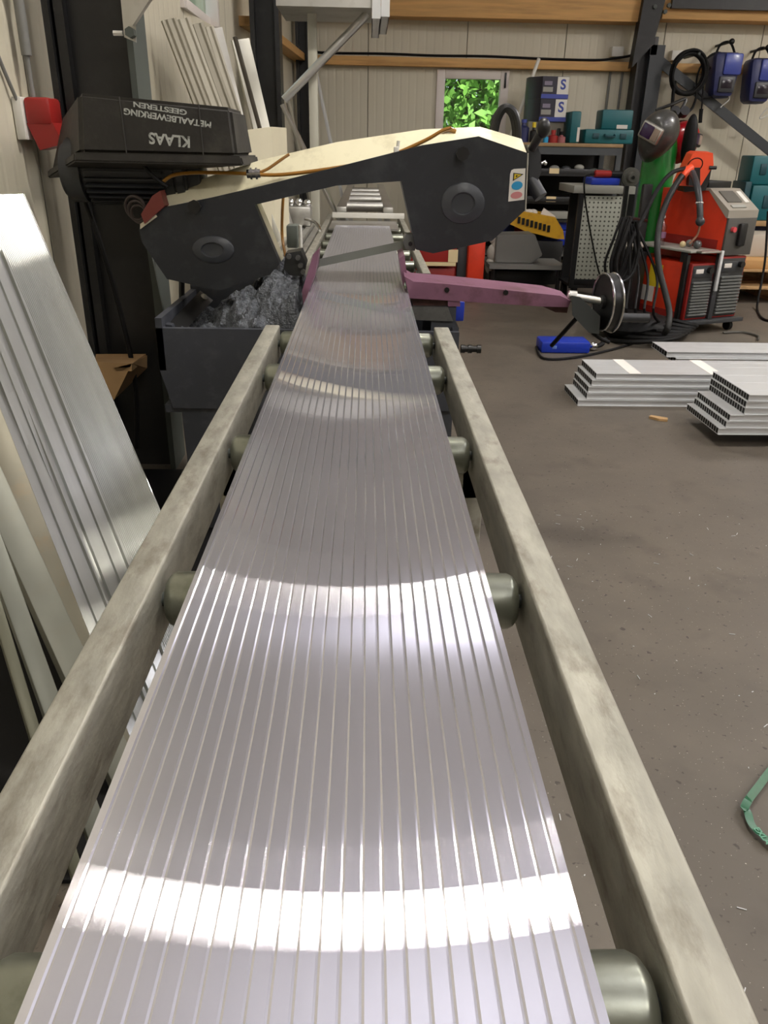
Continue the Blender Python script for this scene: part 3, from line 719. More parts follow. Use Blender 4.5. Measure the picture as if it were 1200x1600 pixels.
bm = BM(); a = at_Y(619, 238, YF_ + .03); box(bm, a + V((-.008, -.012, -.018)), a + V((.008, .004, .016)), .003); cyl(bm, a + V((.004, 0, .01)), a + V((.006, 0, .032)), .005); part(saw, 'hose_clip', bm, WHITE)
# blade
bm = BM(); a = at_Y(498, 411, YF_ + .07); b = at_Y(642, 380, YF_ + .07); d = V((0, 0, .0125))
prism(bm, [a - d, b - d, b + d, a + d], (0, .0015, 0)); part(saw, 'blade', bm, STEELB)
bm = BM(); P = Y6([(634, 366), (645, 366), (652, 380), (648, 392), (634, 390), (630, 378)], YF_ + .04); prism(bm, P, (0, .06, 0)); 
part(saw, 'blade_guide', bm, M('guide_metal', (120, 124, 124), .4, .6))
bm = BM(); c = at_Y(641, 381, YF_ + .04); cyl(bm, c, c + V((0, -.006, 0)), .007, seg=6); part(saw, 'bolt', bm, BLK)
t_ = at_Y(455, 400, YF_ + .08)
bm = BM(); P = Y6([(446, 396), (470, 392), (478, 412), (474, 432), (452, 430), (443, 420)], YF_ + .05); prism(bm, P, (0, .09, 0)); part(saw, 'blade_guide', bm, M('dark_guide', (64, 66, 66), .5, .4))
bm = BM()
for px, py in ((452, 400), (466, 402), (470, 414), (474, 424)): c = at_Y(px, py, YF_ + .05); cyl(bm, c, c + V((0, -.02, 0)), .008, seg=8)
part(saw, 'bolt', bm, CASTM)
# motor with cooling fins
mc = at_Y(195, 268, 2.72); mr = .095
bm = BM(); cyl(bm, (mc.x - .11, 2.75, mc.z), (mc.x + .16, 2.75, mc.z), mr * .88, seg=40)
for k in range(30):
    a = 2 * PI * k / 30; c = V((0, math.cos(a), math.sin(a)))
    p0 = V((mc.x - .11, 2.75, mc.z)) + c * mr * .86; p1 = p0 + c * mr * .22; s = V((0, -math.sin(a), math.cos(a))) * .0025
    prism(bm, [p0 - s, p1 - s, p1 + s, p0 + s], (.24, 0, 0))
mo = part(saw, 'motor', bm, M('motor_black', (38, 40, 44), .5))
bm = BM(); cyl(bm, (mc.x - .19, 2.75, mc.z), (mc.x - .11, 2.75, mc.z), mr * 1.0, seg=32, bev=.015); sub(mo, 'fan_cover', bm, DKGREY)
bm = BM(); cyl(bm, (mc.x + .16, 2.75, mc.z), (mc.x + .2, 2.75, mc.z), mr * .9, seg=32, bev=.008); box(bm, (mc.x + .12, 2.70, mc.z - .09), (mc.x + .24, 2.83, mc.z + .02), .01); sub(mo, 'flange', bm, DKGREY)
bm = BM(); tube(bm, Y6([(222, 255), (232, 268), (245, 280), (262, 292)], YF_ + .02), .006); part(saw, 'motor_cable', bm, BLKR)
bm = BM()
for k in range(3): torus(bm, at_Y(212 + 3 * k, 325 + 5 * k, YF_ + .02), (.3, 1, .2), .035 - .004 * k, .0045)
part(saw, 'coiled_cable', bm, M('brown_grey_rubber', (52, 42, 40), .5))
bm = BM(); P = Y6([(238, 306), (250, 298), (257, 322), (226, 350), (220, 335)], YF_ - .02); prism(bm, P, (0, .06, 0)); part(saw, 'switch_box', bm, BROWNRED, 'brown red connector box')
bm = BM(); P = Y6([(219, 350), (241, 334), (245, 339), (219, 358)], YF_ - .01); prism(bm, P, (0, .04, 0)); part(saw, 'pivot_strip', bm, CREAM2)
# base cabinet and tray
b0 = at_Y(243, 512, 2.40); b1 = at_Y(716, 500, 2.40); zt = .665
bm = BM()
cb_ = [V((b0.x, 2.40, 0)), V((b0.x, 2.40, zt + .02)), V((.285, 2.40, zt + .02)), V((.285, 2.40, 0))]
lx = b0.x
prism(bm, [V((lx + .06, 2.42, 0)), V((lx + .05, 2.42, .42)), V((.28, 2.42, .42)), V((.28, 2.42, 0))], (0, .5, 0))
part(saw, 'base_cabinet', bm, ANTH2)
bm = BM(); prism(bm, [V((lx + .03, 2.40, .44)), V((lx, 2.40, .56)), V((lx, 2.40, .69)), V((-.26, 2.40, .69)), V((.285, 2.40, .69)), V((.285, 2.40, .44))], (0, .02, 0))
box(bm, (lx, 2.42, .42), (.285, 2.95, .445)); box(bm, (lx, 2.93, .44), (.285, 2.95, .76))
box(bm, (lx, 2.40, .56), (lx + .02, 2.95, .72)); box(bm, (.265, 2.42, .445), (.285, 2.95, .70))
part(saw, 'chip_tray', bm, ANTH2)
bm = BM(); prism(bm, [at_Y(229, 385, 2.9), at_Y(236, 395, 2.9), at_Y(260, 512, 2.9), at_Y(247, 515, 2.9)], (0, .02, 0)); part(saw, 'side_post', bm, GREYST)
bm = BM(); prism(bm, [at_Y(245, 505, 2.44), at_Y(268, 508, 2.44), at_Y(278, 532, 2.44), at_Y(246, 530, 2.44)], (0, .03, 0)); part(saw, 'corner_gusset', bm, ANTH2)
bm = BM(); prism(bm, [at_Y(264, 505, 2.5), at_Y(312, 455, 2.75), at_Y(332, 470, 2.75), at_Y(285, 520, 2.5)], (0, .01, 0)); part(saw, 'side_chute', bm, BLK)
bm = BM(); p = at_Y(318, 465, 2.74); ball(bm, p, .013, 12); part(saw, 'lever_knob', bm, WHITE)
bm = BM(); tube(bm, [at_Y(284, 430, 2.8), at_Y(284, 470, 2.8)], .01, sm=False); part(saw, 'cylinder_rod', bm, BLK)
bm = BM(); c = at_Y(720, 545, 2.42); cyl(bm, c, c + V((.06, 0, 0)), .010); 
for dx in (0, .022, .05): cyl(bm, c + V((dx, 0, 0)), c + V((dx + .012, 0, 0)), .013)
part(saw, 'drain_stub', bm, BLK)
bm = BM(); prism(bm, Y6([(638, 479), (700, 480), (708, 502), (645, 500)], 2.42), (0, .3, 0)); part(saw, 'vise_bed', bm, CASTM)
bm = BM(); box(bm, (.2, 2.43, .55), (.275, 2.8, .76)); part(saw, 'bed_pillar', bm, ANTH2)
bm = BM(); a = at_Y(700, 480, 2.9); box(bm, a + V((0, 0, -.05)), a + V((.06, .05, .02)), .004); part(saw, 'blue_cap', bm, BLUE, 'small blue cap')
# vise: left jaw, right jaw with long arm
bm = BM(); hull8(bm, Y6([(489, 398), (499, 388), (492, 430), (474, 478), (472, 455)], 2.42), Y6([(494, 392), (501, 384), (499, 410), (490, 440), (486, 430)], 2.75)); part(saw, 'fixed_jaw', bm, PINK)
bm = BM()
F = Y6([(632, 432), (646, 440), (700, 444), (875, 462), (892, 470), (888, 480), (848, 479), (640, 466)], 2.42)
Bk = [V((p.x, 2.56, p.z + .006)) for p in F]; Bk[3] = V((F[3].x - .03, 2.56, F[3].z + .008))
hull8(bm, F, Bk); part(saw, 'vise_arm', bm, PINK, 'worn mauve vise arm')
bm = BM(); prism(bm, Y6([(642, 466), (718, 466), (718, 476), (646, 480)], 2.44), (0, .12, 0)); part(saw, 'arm_slide', bm, RUSTY)
bm = BM(); prism(bm, Y6([(700, 466), (719, 466), (719, 479), (700, 479)], 2.425), (0, .12, 0)); part(saw, 'arm_bracket', bm, PINK)
bm = BM(); prism(bm, Y6([(845, 478), (888, 479), (886, 489), (868, 488), (850, 480)], 2.44), (0, .1, 0)); part(saw, 'arm_lug', bm, RUSTY)
bm = BM()
for px, py in ((698, 453), (790, 457)): c = at_Y(px, py, 2.42); cyl(bm, c + V((0, -.004, 0)), c + V((0, .01, 0)), .008, seg=8)
part(saw, 'bolt', bm, BLK)
bm = BM(); prism(bm, Y6([(624, 404), (632, 398), (636, 430), (630, 448)], 2.5), (0, .2, 0)); part(saw, 'moving_jaw', bm, PINK)
# handwheel
hc = at_Y(948, 472, 2.42); R_ = .083
bm = BM(); torus(bm, (hc.x - .012, hc.y, hc.z), (1, .12, .02), R_, .0035, 48); torus(bm, (hc.x + .016, hc.y, hc.z - .002), (1, .12, .02), R_ + .003, .0035, 48)
wheel = part(saw, 'handwheel', bm, CHROME)
bm = BM()
q = V((0, 0, 1)).rotation_difference(V((1, .12, .02)).normalized()).to_matrix()
for k in range(3):
    a = 2 * PI * k / 3 + .5; e = q @ V((math.cos(a), math.sin(a), 0)); tube(bm, [hc, hc + e * (R_ - .004)], .007, sm=False)
lathe(bm, [(0, -.02), (.02, -.02), (.02, .02), (0, .02)], hc, (1, .12, .02))
sub(wheel, 'spokes', bm, BLK)
bm = BM(); lathe(bm, [(R_ - .006, -.010), (R_ + .001, -.010), (R_ + .001, .014), (R_ - .006, .014), (R_ - .006, -.01)], hc, (1, .12, .02), 40); sub(wheel, 'rim', bm, BLK)
bm = BM(); cyl(bm, at_Y(888, 462, 2.45), hc, .011); cyl(bm, at_Y(888, 462, 2.45), at_Y(900, 463, 2.45), .016); part(saw, 'vise_screw', bm, ALU_DULL)
bm = BM(); hull8(bm, Y6([(893, 462), (906, 464), (938, 494), (936, 522), (920, 520), (894, 492)], 2.38), Y6([(893, 462), (906, 464), (936, 494), (934, 518), (920, 516), (894, 492)], 2.46)); part(saw, 'screw_bracket', bm, M('dark_grey_cast', (66, 70, 70), .5, .2))
bm = BM(); a = at_Y(962, 496, 2.40); b = at_Y(1014, 497, 2.40); cyl(bm, a, b, .0135, seg=20, bev=.002); part(saw, 'wheel_grip', bm, DKGREY)
bm = BM(); tube(bm, Y6([(926, 520), (940, 530), (952, 535)], 2.42), .006); tube(bm, [at_Y(900, 498, 2.45), at_Y(880, 520, 2.5), at_Y(862, 540, 2.56)], .007); part(saw, 'vise_hose', bm, BLKR)

# swarf heap in the tray
bm = BM(); nx, ny = 70, 56; grid = []
sx0, sx1, sy0, sy1 = -.60, -.185, 2.425, 2.925
for j in range(ny):
    row = []
    for i in range(nx):
        x = sx0 + (sx1 - sx0) * i / (nx - 1); y = sy0 + (sy1 - sy0) * j / (ny - 1)
        u = (x - sx0) / (sx1 - sx0); v = (y - sy0) / (sy1 - sy0)
        hgt = .05 + .15 * max(0, min(1, (u - .15) / .6)) * (1 - .55 * max(0, 1 - v * 3.2)) * (1 if u < .93 else .8)
        hgt += .09 * noise.noise(V((x * 11, y * 11, 0))) * (u + .1) + .03 * noise.noise(V((x * 24, y * 24, 3))) + .012 * noise.noise(V((x * 60, y * 60, 5))) + random.uniform(-.0025, .0025)
        z = max(.45, .60 + hgt)
        row.append(bm.verts.new((x, y, z)))
    grid.append(row)
for j in range(ny - 1):
    for i in range(nx - 1): bm.faces.new((grid[j][i], grid[j][i + 1], grid[j + 1][i + 1], grid[j + 1][i]))
# skirt down to the tray floor
border = [grid[0][i] for i in range(nx)] + [grid[j][-1] for j in range(1, ny)] + [grid[-1][i] for i in range(nx - 2, -1, -1)] + [grid[j][0] for j in range(ny - 2, 0, -1)]
lowv = [bm.verts.new((v.co.x, v.co.y, .4455)) for v in border]
for i in range(len(border)): bm.faces.new((border[i], border[(i + 1) % len(border)], lowv[(i + 1) % len(border)], lowv[i]))
bm.faces.new(lowv)
single('metal_swarf', bm, CHIPS, 'heap of grey metal swarf in the tray under the saw head', 'swarf', kind='stuff')

# crate upside down over the motor
YC = 2.58
ct = thing('upturned_crate', 'worn black crate with upside-down white stencilled lettering over the saw motor', 'crate', at_Y(250, 250, YC))
f = Y6([(122, 143), (361, 168), (371, 246), (126, 240)], YC)
back = [at_Y(110, 158, YC + .3), at_Y(361, 172, YC + .3), at_Y(371, 236, YC + .3), at_Y(100, 250, YC + .3)]
bk = [V((f[0].x - .02, YC + .28, f[0].z - .005)), V((f[1].x, YC + .28, f[1].z)), V((f[2].x + .01, YC + .28, f[2].z)), V((f[3].x - .02, YC + .28, f[3].z - .005))]
bl = at_Y(84, 180, YC + .28); bk[0].x = bl.x + .03; bk[0].z = bl.z; bl = at_Y(80, 268, YC + .28); bk[3].x = bl.x + .0; bk[3].z = bl.z
bm = hull8(BM(), f, bk); bmesh.ops.bevel(bm, geom=bm.edges[:], offset=.012, segments=3, affect='EDGES'); part(ct, 'crate_body', bm, CRATE)
bm = BM(); g = [f[3] + V((-.015, -.012, .004)), f[2] + V((.012, -.012, .004)), f[2] + V((.020, -.012, -.022)), f[3] + V((-.02, -.012, -.022))]
gb = [bk[3] + V((-.015, .01, .004)), bk[2] + V((.012, .01, .004)), bk[2] + V((.016, .01, -.022)), bk[3] + V((-.02, .01, -.022))]
hull8(bm, g, gb); bmesh.ops.bevel(bm, geom=bm.edges[:], offset=.005, segments=2, affect='EDGES'); part(ct, 'crate_rim', bm, CRATE)
for px in ((186, 151, 198, 242), (310, 163, 318, 246)):
    a = at_Y(px[0], px[1], YC - .001); b = at_Y(px[2], px[3], YC - .001); bm = BM(); tube(bm, [a, b], .0022, 6, sm=False); part(ct, 'crate_seam', bm, CRATE)
def on_crate(px, py): return at_Y(px, py, YC - .0015)
ax = (f[1] - f[0]).normalized(); up = V((0, 0, 1)); up = (up - ax * up.dot(ax)).normalized()
def crate_text(s, px, py, size, width_px, ang=0.0):
    c = on_crate(px, py); xa = -ax; ya = -up
    Rm = Matrix((xa, ya, V((0, -1, 0)))).transposed().to_4x4()
    b = text_bm(s, size, Matrix(), .0006)
    xs = [v.co.x for v in b.verts]; w_ = max(xs) - min(xs); want = width_px * (YC * .87) / F_PX
    b.transform(Matrix.Diagonal((want / w_, 1, 1, 1))); b.transform(Matrix.Translation(c) @ Rm @ Matrix.Rotation(ang, 4, 'Z'))
    part(ct, 'stencil_lettering', b, STENCIL)
crate_text('KLAAS', 265, 218, .042, 66)
crate_text('METAALBEWERKING', 262, 184, .023, 138, -.05)
crate_text('GEESTEREN', 250, 169, .019, 84, -.05)

# cable from the saw running down the column
bm = BM(); tube(bm, [at_Y(128, 300, 2.8), at_Y(150, 360, 2.8), at_Y(178, 450, 2.8), at_Y(205, 560, 2.8), at_Y(213, 620, 2.8), at_Y(214, 700, 2.8)], .009)
single('power_cable', bm, BLKR, 'black power cable hanging down in front of the near black column', 'cable')
# timber bracket
t = thing('timber_bracket', 'small pine shelf bracket behind the leaning profiles left of the saw base', 'bracket', at_Y(190, 640, 2.7))
bm = BM(); hull8(bm, Y6([(148, 566), (206, 568), (206, 580), (148, 580)], 2.65), Y6([(150, 553), (228, 553), (228, 562), (150, 566)], 2.93)); part(t, 'shelf_board', bm, WOODP)
bm = BM(); hull8(bm, Y6([(206, 568), (178, 625), (166, 606), (150, 582)], 2.65), Y6([(230, 555), (230, 575), (180, 620), (150, 582)], 2.93)); part(t, 'gusset', bm, WOODP)

# ------------------------------------------------------------------ leaning profiles, near left
def lean(name, pa, pb, Yt, Yb, width, thick, mat, label, group=None, ribs=0, gw=.003, gd=.0012, shift=0.0, off=0.0, cat='profile', wsign=1, zb=0.0, steps=None, ext=0.0, side=None):
    T = at_Y(pa[0], pa[1], Yt); B = floor_on_line(pa, pb, Yb, zb)
    D = (B - T); wv = side and V(side) or V((-D.y, D.x, 0))
    wv.normalize(); wv = wv * wsign
    dn = D.normalized(); wv = (wv - dn * wv.dot(dn)).normalized()
    n = wv.cross(D.normalized())
    if n.z < 0: n = -n
    L_ = D.length
    # local x = w, y = from bottom to top
    xa = wv; ya = -D.normalized(); za = xa.cross(ya)
    if za.z < 0: xa = -xa; za = -za
    if steps:
        bm = BM(); loop = [V((-width / 2, 0, -thick))]
        pts = []
        for (u, z) in steps: pts.append((-width / 2 + u * width, z))
        lp = [(-width / 2, -thick)] + pts + [(width / 2, -thick)]
        hull8(bm, [V((x, 0, z)) for x, z in lp], [V((x, L_, z)) for x, z in lp])
    elif ribs: bm = ribbed_bm(width, L_, thick, ribs, gw, gd, .002)
    else:
        bm = BM(); box(bm, (-width / 2, 0, -thick), (width / 2, L_, 0), min(.003, thick / 4))
    o = finish(name, bm, mat)
    c = B - wv * (width / 2 + shift) + n * off
    frame(o, c, xa, ya)
    # lift so that lowest point rests on the floor
    zmin = min((o.matrix_basis @ v.co).z for v in o.data.vertices); o.location.z += max(0, .0005 - zmin) if zb == 0 else 0
    meta(o, label, cat, group)
    return o
G1 = 'profiles leaning left of the conveyor'
stp = [(0, 0), (.06, 0), (.08, -.008), (.2, -.008), (.21, -.002), (.3, -.002), (.32, -.012), (.42, -.012), (.44, 0), (.62, 0), (.64, -.01), (.7, -.01), (.72, -.003), (.86, -.003), (.88, -.012), (.95, -.012), (.97, 0), (1, 0)]
lean('ribbed_profile', (40, 311), (250, 800), 2.2, 1.6, .19, .02, ALU2, 'finely ribbed wide aluminium profile leaning left of the conveyor, nearest the saw', G1, ribs=44, gw=.0022, gd=.001)
lean('ribbed_profile', (186, 645), (262, 822), 2.0, 1.63, .12, .012, ALU2, 'shorter ribbed profile whose corner shows behind the wide finely ribbed one', G1, ribs=24, gw=.0022, gd=.001, off=-.035)
lean('stepped_profile', (8, 400), (196, 868), 2.0, 1.45, .12, .025, ALU2, 'stepped aluminium profile leaning next to the finely ribbed one', G1, steps=stp, off=-.005)
lean('stepped_profile', (0, 520), (166, 930), 1.86, 1.33, .13, .028, ALU2, 'second stepped aluminium profile with dark grooves leaning beside the square tubes', G1, steps=stp, off=-.032)
GT = 'flat bars leaning at the far left'
TUBEM = M('pale_mill_tube', (126, 127, 116), .5, .35, var=.08, dirt=(128, 124, 108), dscale=9, damt=.4)
lean('flat_tube', (0, 640), (136, 985), 1.66, 1.22, .055, .025, M('stained_tube', (126, 122, 106), .5, .4, var=.1, dirt=(140, 116, 80), dscale=7, damt=.5), 'stained pale aluminium tube leaning next to the stepped profiles', GT)
lean('flat_tube', (0, 735), (124, 1006), 1.52, 1.10, .055, .035, TUBEM, 'aluminium tube with a bright edge leaning in the middle of the left bars', GT)
lean('flat_tube', (0, 835), (88, 1079), 1.38, 1.0, .035, .03, M('pale_mill_tube2', (124, 126, 116), .5, .35, var=.06), 'narrow aluminium tube leaning second from the left edge', GT)
lean('flat_tube', (0, 935), (58, 1126), 1.26, .92, .02, .03, M('grey_tube', (104, 104, 88), .5, .4), 'thin dull grey tube leaning at the left edge of the frame', GT)
bm = BM(); box(bm, (-1.12, 1.0, .0), (-.46, 2.95, .012), .004); single('added_dark_mat', bm, BLKR, 'black mat added to darken the floor beneath the leaning profiles left of the conveyor', 'mat')  # black sheet added to make the floor dark under the leaning profiles

# ------------------------------------------------------------------ sheets leaning on the left wall behind the saw
G2 = 'sheets leaning on the left wall'
for k, (pa, pb, Y, wd, m_, lab) in enumerate([
    ((276, 36), (330, 180), 4.30, .075, 0, 'leftmost narrow aluminium sheet leaning under the left window'),
    ((297, 36), (350, 180), 4.38, .085, 1, 'second aluminium sheet from the left in the row under the left window'),
    ((318, 44), (370, 190), 4.46, .085, 0, 'third aluminium sheet in the leaning row'),
    ((334, 47), (382, 195), 4.54, .07, 1, 'fourth aluminium sheet in the leaning row'),
    ((348, 52), (385, 205), 4.64, .16, 2, 'broad bright aluminium sheet at the right end of the leaning row')]):
    lean('aluminium_sheet', pa, pb, Y, Y, wd, .016, [M('dull_sheet_dark', (140, 135, 120), .5, .4, var=.06), M('dull_sheet', (158, 153, 138), .5, .4, var=.06), M('bright_sheet', (178, 176, 168), .4, .6, var=.05)][m_], lab, G2, side=(.8, .6, 0), ribs=0 if m_ == 2 else 2, gw=.014, gd=.006)
lean('aluminium_sheet', (390, 66), (420, 195), 5.5, 5.5, .12, .02, M('pale_sheet', (196, 194, 182), .4, .6), 'single pale aluminium bar leaning left of the middle black column', G2, side=(.8, .6, 0))
lean('aluminium_sheet', (371, 60), (408, 196), 5.32, 5.32, .06, .02, M('dark_sheet', (70, 64, 54), .5, .3), 'narrow dark bar leaning beside the single pale aluminium bar', G2, side=(0, 1, 0))
for k, (pa, pb, Y, lab) in enumerate([((445, 165), (478, 232), 5.9, 'dull flat bar leaning right of the middle column'), ((452, 150), (470, 232), 6.6, 'pale narrow bar leaning right of the middle column'), ((494, 100), (520, 225), 8.5, 'pale pipe leaning in the back left corner behind the rack post')]):
    lean('flat_bar', pa, pb, Y, Y, .05, .02, [ALU_DULL, M('dull_bar', (150, 146, 132), .5, .3), ALU_MILL][k], lab, 'bars leaning in the back left corner', side=(.3, 1, 0), cat='bar')
# cream box
t = thing('cream_box', 'tall cream box standing behind the saw under the leaning bars', 'box', (at_Y(400, 210, 3.85).x, 3.85, 0))
a = at_Y(374, 210, 3.75); b = at_Y(424, 197, 3.85); bm = BM()
F = [V((a.x, 3.75, 0)), V((b.x, 3.85, 0)), V((b.x + .05, 4.02, 0)), V((a.x + .03, 3.98, 0))]
zt = at_Y(424, 198, 3.85).z
hull8(bm, F, [V((p.x, p.y, zt - (.02 if i in (0, 3) else 0))) for i, p in enumerate(F)]); part(t, 'box_body', bm, CREAM2)
bm = BM(); a = at_Y(380, 300, 4.1)
box(bm, (-.56, 3.6, 0), (-.50, 3.9, .95), .004); single('flat_bar', bm, ALU_DULL, 'dull flat bar standing behind the saw head opening', 'bar', 'bars leaning in the back left corner')
for k, (px, Yk) in enumerate(((425, 3.9), (450, 4.4))):
    a = at_Y(px, 320, Yk); lean('flat_bar', (px - 8, 300), (px + 18, 385), Yk, Yk, .06 + .03 * k, .02, [M('pale_sheet', (196, 194, 182), .4, .6), ALU_DULL, M('dull_bar', (150, 146, 132), .5, .3)][k], ['pale bar seen through the left of the saw opening', 'dull bar seen through the saw opening beside the hose', 'grey brown bar seen through the saw opening beside the guide rail'][k], 'bars seen through the saw opening', side=(0, 1, 0), cat='bar')

# ------------------------------------------------------------------ floor stacks on the right
def stack_board(origin, d, wv, width, thick, cells, length, label, group, name='hollow_profile', mat=ALU_MILL):
    o = finish(name, ribbed_bm(width, length, thick, 3, .004, .001, .01, cells), mat)
    d = V(d).normalized(); x = -V(wv).normalized()
    # local y = along d, local x such that z up
    xx = V((d.y, -d.x, 0)); frame(o, V(origin) + V(wv).normalized() * width / 2, xx, d)
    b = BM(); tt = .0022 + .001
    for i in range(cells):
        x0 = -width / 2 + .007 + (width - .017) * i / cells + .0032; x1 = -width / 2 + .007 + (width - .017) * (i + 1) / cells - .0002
        box(b, (x0, .0003, -thick + .0032), (x1, .03, -tt - .0002))  # black plugs stand in for the shade inside the open cells
    q = finish('cell_shade_plugs', b, BLKR); q.parent = o; q['label'] = 'black plugs standing in for shade in the cut end'; q['kind'] = 'stuff'
    return meta(o, label, 'profile', group)
ordn = ['lowest', 'second', 'third', 'fourth', 'fifth', 'topmost']
base = V((1.098, 3.90, 0)); d1 = V((1, .012, 0)).normalized(); w1_ = V((-.012, 1, 0)).normalized()
offs = [0, .045, .05, .065, .085]
zt = [.032 + .033 * k for k in range(5)]
for k in range(5):
    wd = .30
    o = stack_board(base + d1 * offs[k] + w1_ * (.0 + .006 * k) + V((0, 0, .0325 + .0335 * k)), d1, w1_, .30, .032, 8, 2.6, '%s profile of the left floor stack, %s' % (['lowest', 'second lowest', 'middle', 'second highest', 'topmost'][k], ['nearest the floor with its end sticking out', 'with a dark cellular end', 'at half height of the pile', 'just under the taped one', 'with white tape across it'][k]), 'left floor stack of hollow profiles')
    if k == 4:
        for (px, w_) in ((960, .06), (1078, .065)):
            p = at_Z(px, 562, .17)
            bm = BM(); x0 = p.x - offs[k]
            l0 = p.x - (base.x + offs[k])
            box(bm, (-.149, l0, .0003), (.149, l0 + w_, .0012)); 
            q = finish('tape_strip', bm, TAPE); q.parent = o
for k in range(2):
    p0 = at_Z(1012, 546, .10)
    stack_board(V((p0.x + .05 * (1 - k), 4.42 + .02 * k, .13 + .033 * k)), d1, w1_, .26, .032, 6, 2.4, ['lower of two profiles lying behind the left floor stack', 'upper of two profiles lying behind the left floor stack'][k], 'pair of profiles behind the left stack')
bm = BM(); 
for xx in (1.9, 3.2):
    b_ = BM(); box(b_, (xx, 4.40, 0), (xx + .09, 4.72, .098), .003); single('timber_block', b_, WOODP, ['left', 'right'][xx > 2] + ' wooden block under the pair of profiles behind the left stack', 'block', 'blocks under the rear pair')
# stack 2
b2 = at_Z(1129, 697, 0)
base2 = V((1.575, 3.30, .06))
o2 = [.0, .035, .07, .10, .10, .10, .105]
wds = [.22, .30, .30, .31, .31, .31, .31]
for k in range(6):
    w_ = wds[k]; x_ = [.0, .03, .04, .10, .10, .105][k]; yy = [0, 0, .0, .0, .0, .0][k]
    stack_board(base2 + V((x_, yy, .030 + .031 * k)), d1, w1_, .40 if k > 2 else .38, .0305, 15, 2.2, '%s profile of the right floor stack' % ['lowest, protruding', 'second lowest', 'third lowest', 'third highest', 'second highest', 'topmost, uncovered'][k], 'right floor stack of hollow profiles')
bm = BM(); box(bm, (2.0, 3.32, 0), (2.1, 3.68, .059), .003); single('timber_block', bm, WOODP, 'wooden block under the right floor stack', 'block')
# small things on the floor
bm = BM(); p = at_Z(1030, 656, 0)
prism(bm, [p + V((-.045, .02, .012)), p + V((-.03, .04, .012)), p + V((.04, .0, .012)), p + V((.03, -.03, .012)), p + V((-.01, -.02, .012))], (0, 0, -.0115)); single('cardboard_scrap', bm, WOODP, 'small torn piece of brown cardboard on the concrete between the stacks', 'cardboard scrap')
t = thing('blue_tool_case', 'blue plastic case lying on the floor left of the welding cables', 'tool case', at_Z(880, 552, 0))
p = at_Z(845, 552, 0); q = at_Z(919, 551, 0)
bm = BM(); box(bm, (p.x, p.y, .001), (q.x, p.y + .18, .075), .012); part(t, 'case_body', bm, BLUE)
bm = BM(); box(bm, (p.x + .07, p.y - .003, .03), (p.x + .10, p.y + .002, .05), .002); part(t, 'latch', bm, M('pale_blue', (90, 120, 190), .5))
t = thing('trailer_plug', 'small metal and black plug on the floor right of the blue case', 'plug', at_Z(930, 552, 0))
p = at_Z(926, 548, 0); bm = BM(); ball(bm, p + V((.0, 0, .03)), (.032, .03, .029), 14); part(t, 'ball', bm, CHROME)
bm = BM(); tube(bm, [p + V((.02, 0, .03)), p + V((.06, .02, .04)), p + V((.09, .05, .07))], .016); part(t, 'body', bm, BLKR)
# green strap
bm = BM(); pts = smooth_pts([V((1.10, 1.42, .014)), V((.93, 1.32, .012)), at_Z(1180, 1238, .01), V((.766, 1.165, .010)), at_Z(1167, 1272, .006), at_Z(1185, 1305, .004), V((.84, 1.0, .004)), V((.95, .86, .003))], 8)
rows = []
for i, p in enumerate(pts):
    d = (pts[min(i + 1, len(pts) - 1)] - pts[max(i - 1, 0)]).normalized(); s = d.cross(V((0, 0, 1))).normalized()
    tw = .55 if i < 20 else .1
    s = (s * math.cos(tw) + V((0, 0, 1)) * math.sin(tw)) * .008
    rows.append((p - s, p + s))
for k in range(len(rows) - 1):
    a, b = rows[k]; c_, d_ = rows[k + 1]
    hull8(bm, [a, b, b + V((0, 0, .0008)), a + V((0, 0, .0008))], [c_, d_, d_ + V((0, 0, .0008)), c_ + V((0, 0, .0008))])
for v in bm.verts: v.co.z += .006
ps = single('packing_strap', bm, STRAPG, 'curled green plastic packing strap on the floor at the right edge', 'strap')
a = at_Z(1178, 1290, .0125); b = at_Z(1204, 1322, .0125); xa = (b - a).normalized(); ya = V((-xa.y, xa.x, 0))
tb = text_bm('EXLA', .017, Matrix.Translation((a + b) / 2) @ Matrix((xa, ya, V((0, 0, 1)))).transposed().to_4x4(), .0004)
tb.transform(Matrix.Translation(-ps.location)); q = finish('embossed_lettering', tb, M('pale_green_print', (92, 150, 122), .5)); q.parent = ps
# loose chips on floor
bm = BM()
for i in range(240):
    if i < 150: x = random.uniform(.3, 1.6); y = random.uniform(.4, 2.6)
    else: x = random.uniform(-.45, .15); y = random.uniform(.2, 2.2)
    a = random.uniform(0, PI); l = random.choice([.0015, .002, .0025, .008]); d = V((math.cos(a), math.sin(a), 0)) * l; s = V((-d.y, d.x, 0)).normalized() * .0008
    p = V((x, y, .0006)); prism(bm, [p - d - s, p + d - s, p + d + s, p - d + s], (0, 0, .0012))
single('metal_chips', bm, ALU_MILL, 'tiny bright metal chips scattered on the concrete floor', 'chips', kind='stuff')

# ------------------------------------------------------------------ back wall furniture
def bx(name, lo, hi, mat, label, cat, bev=.006, group=None):
    return single(name, box(BM(), lo, hi, bev), mat, label, cat, group)
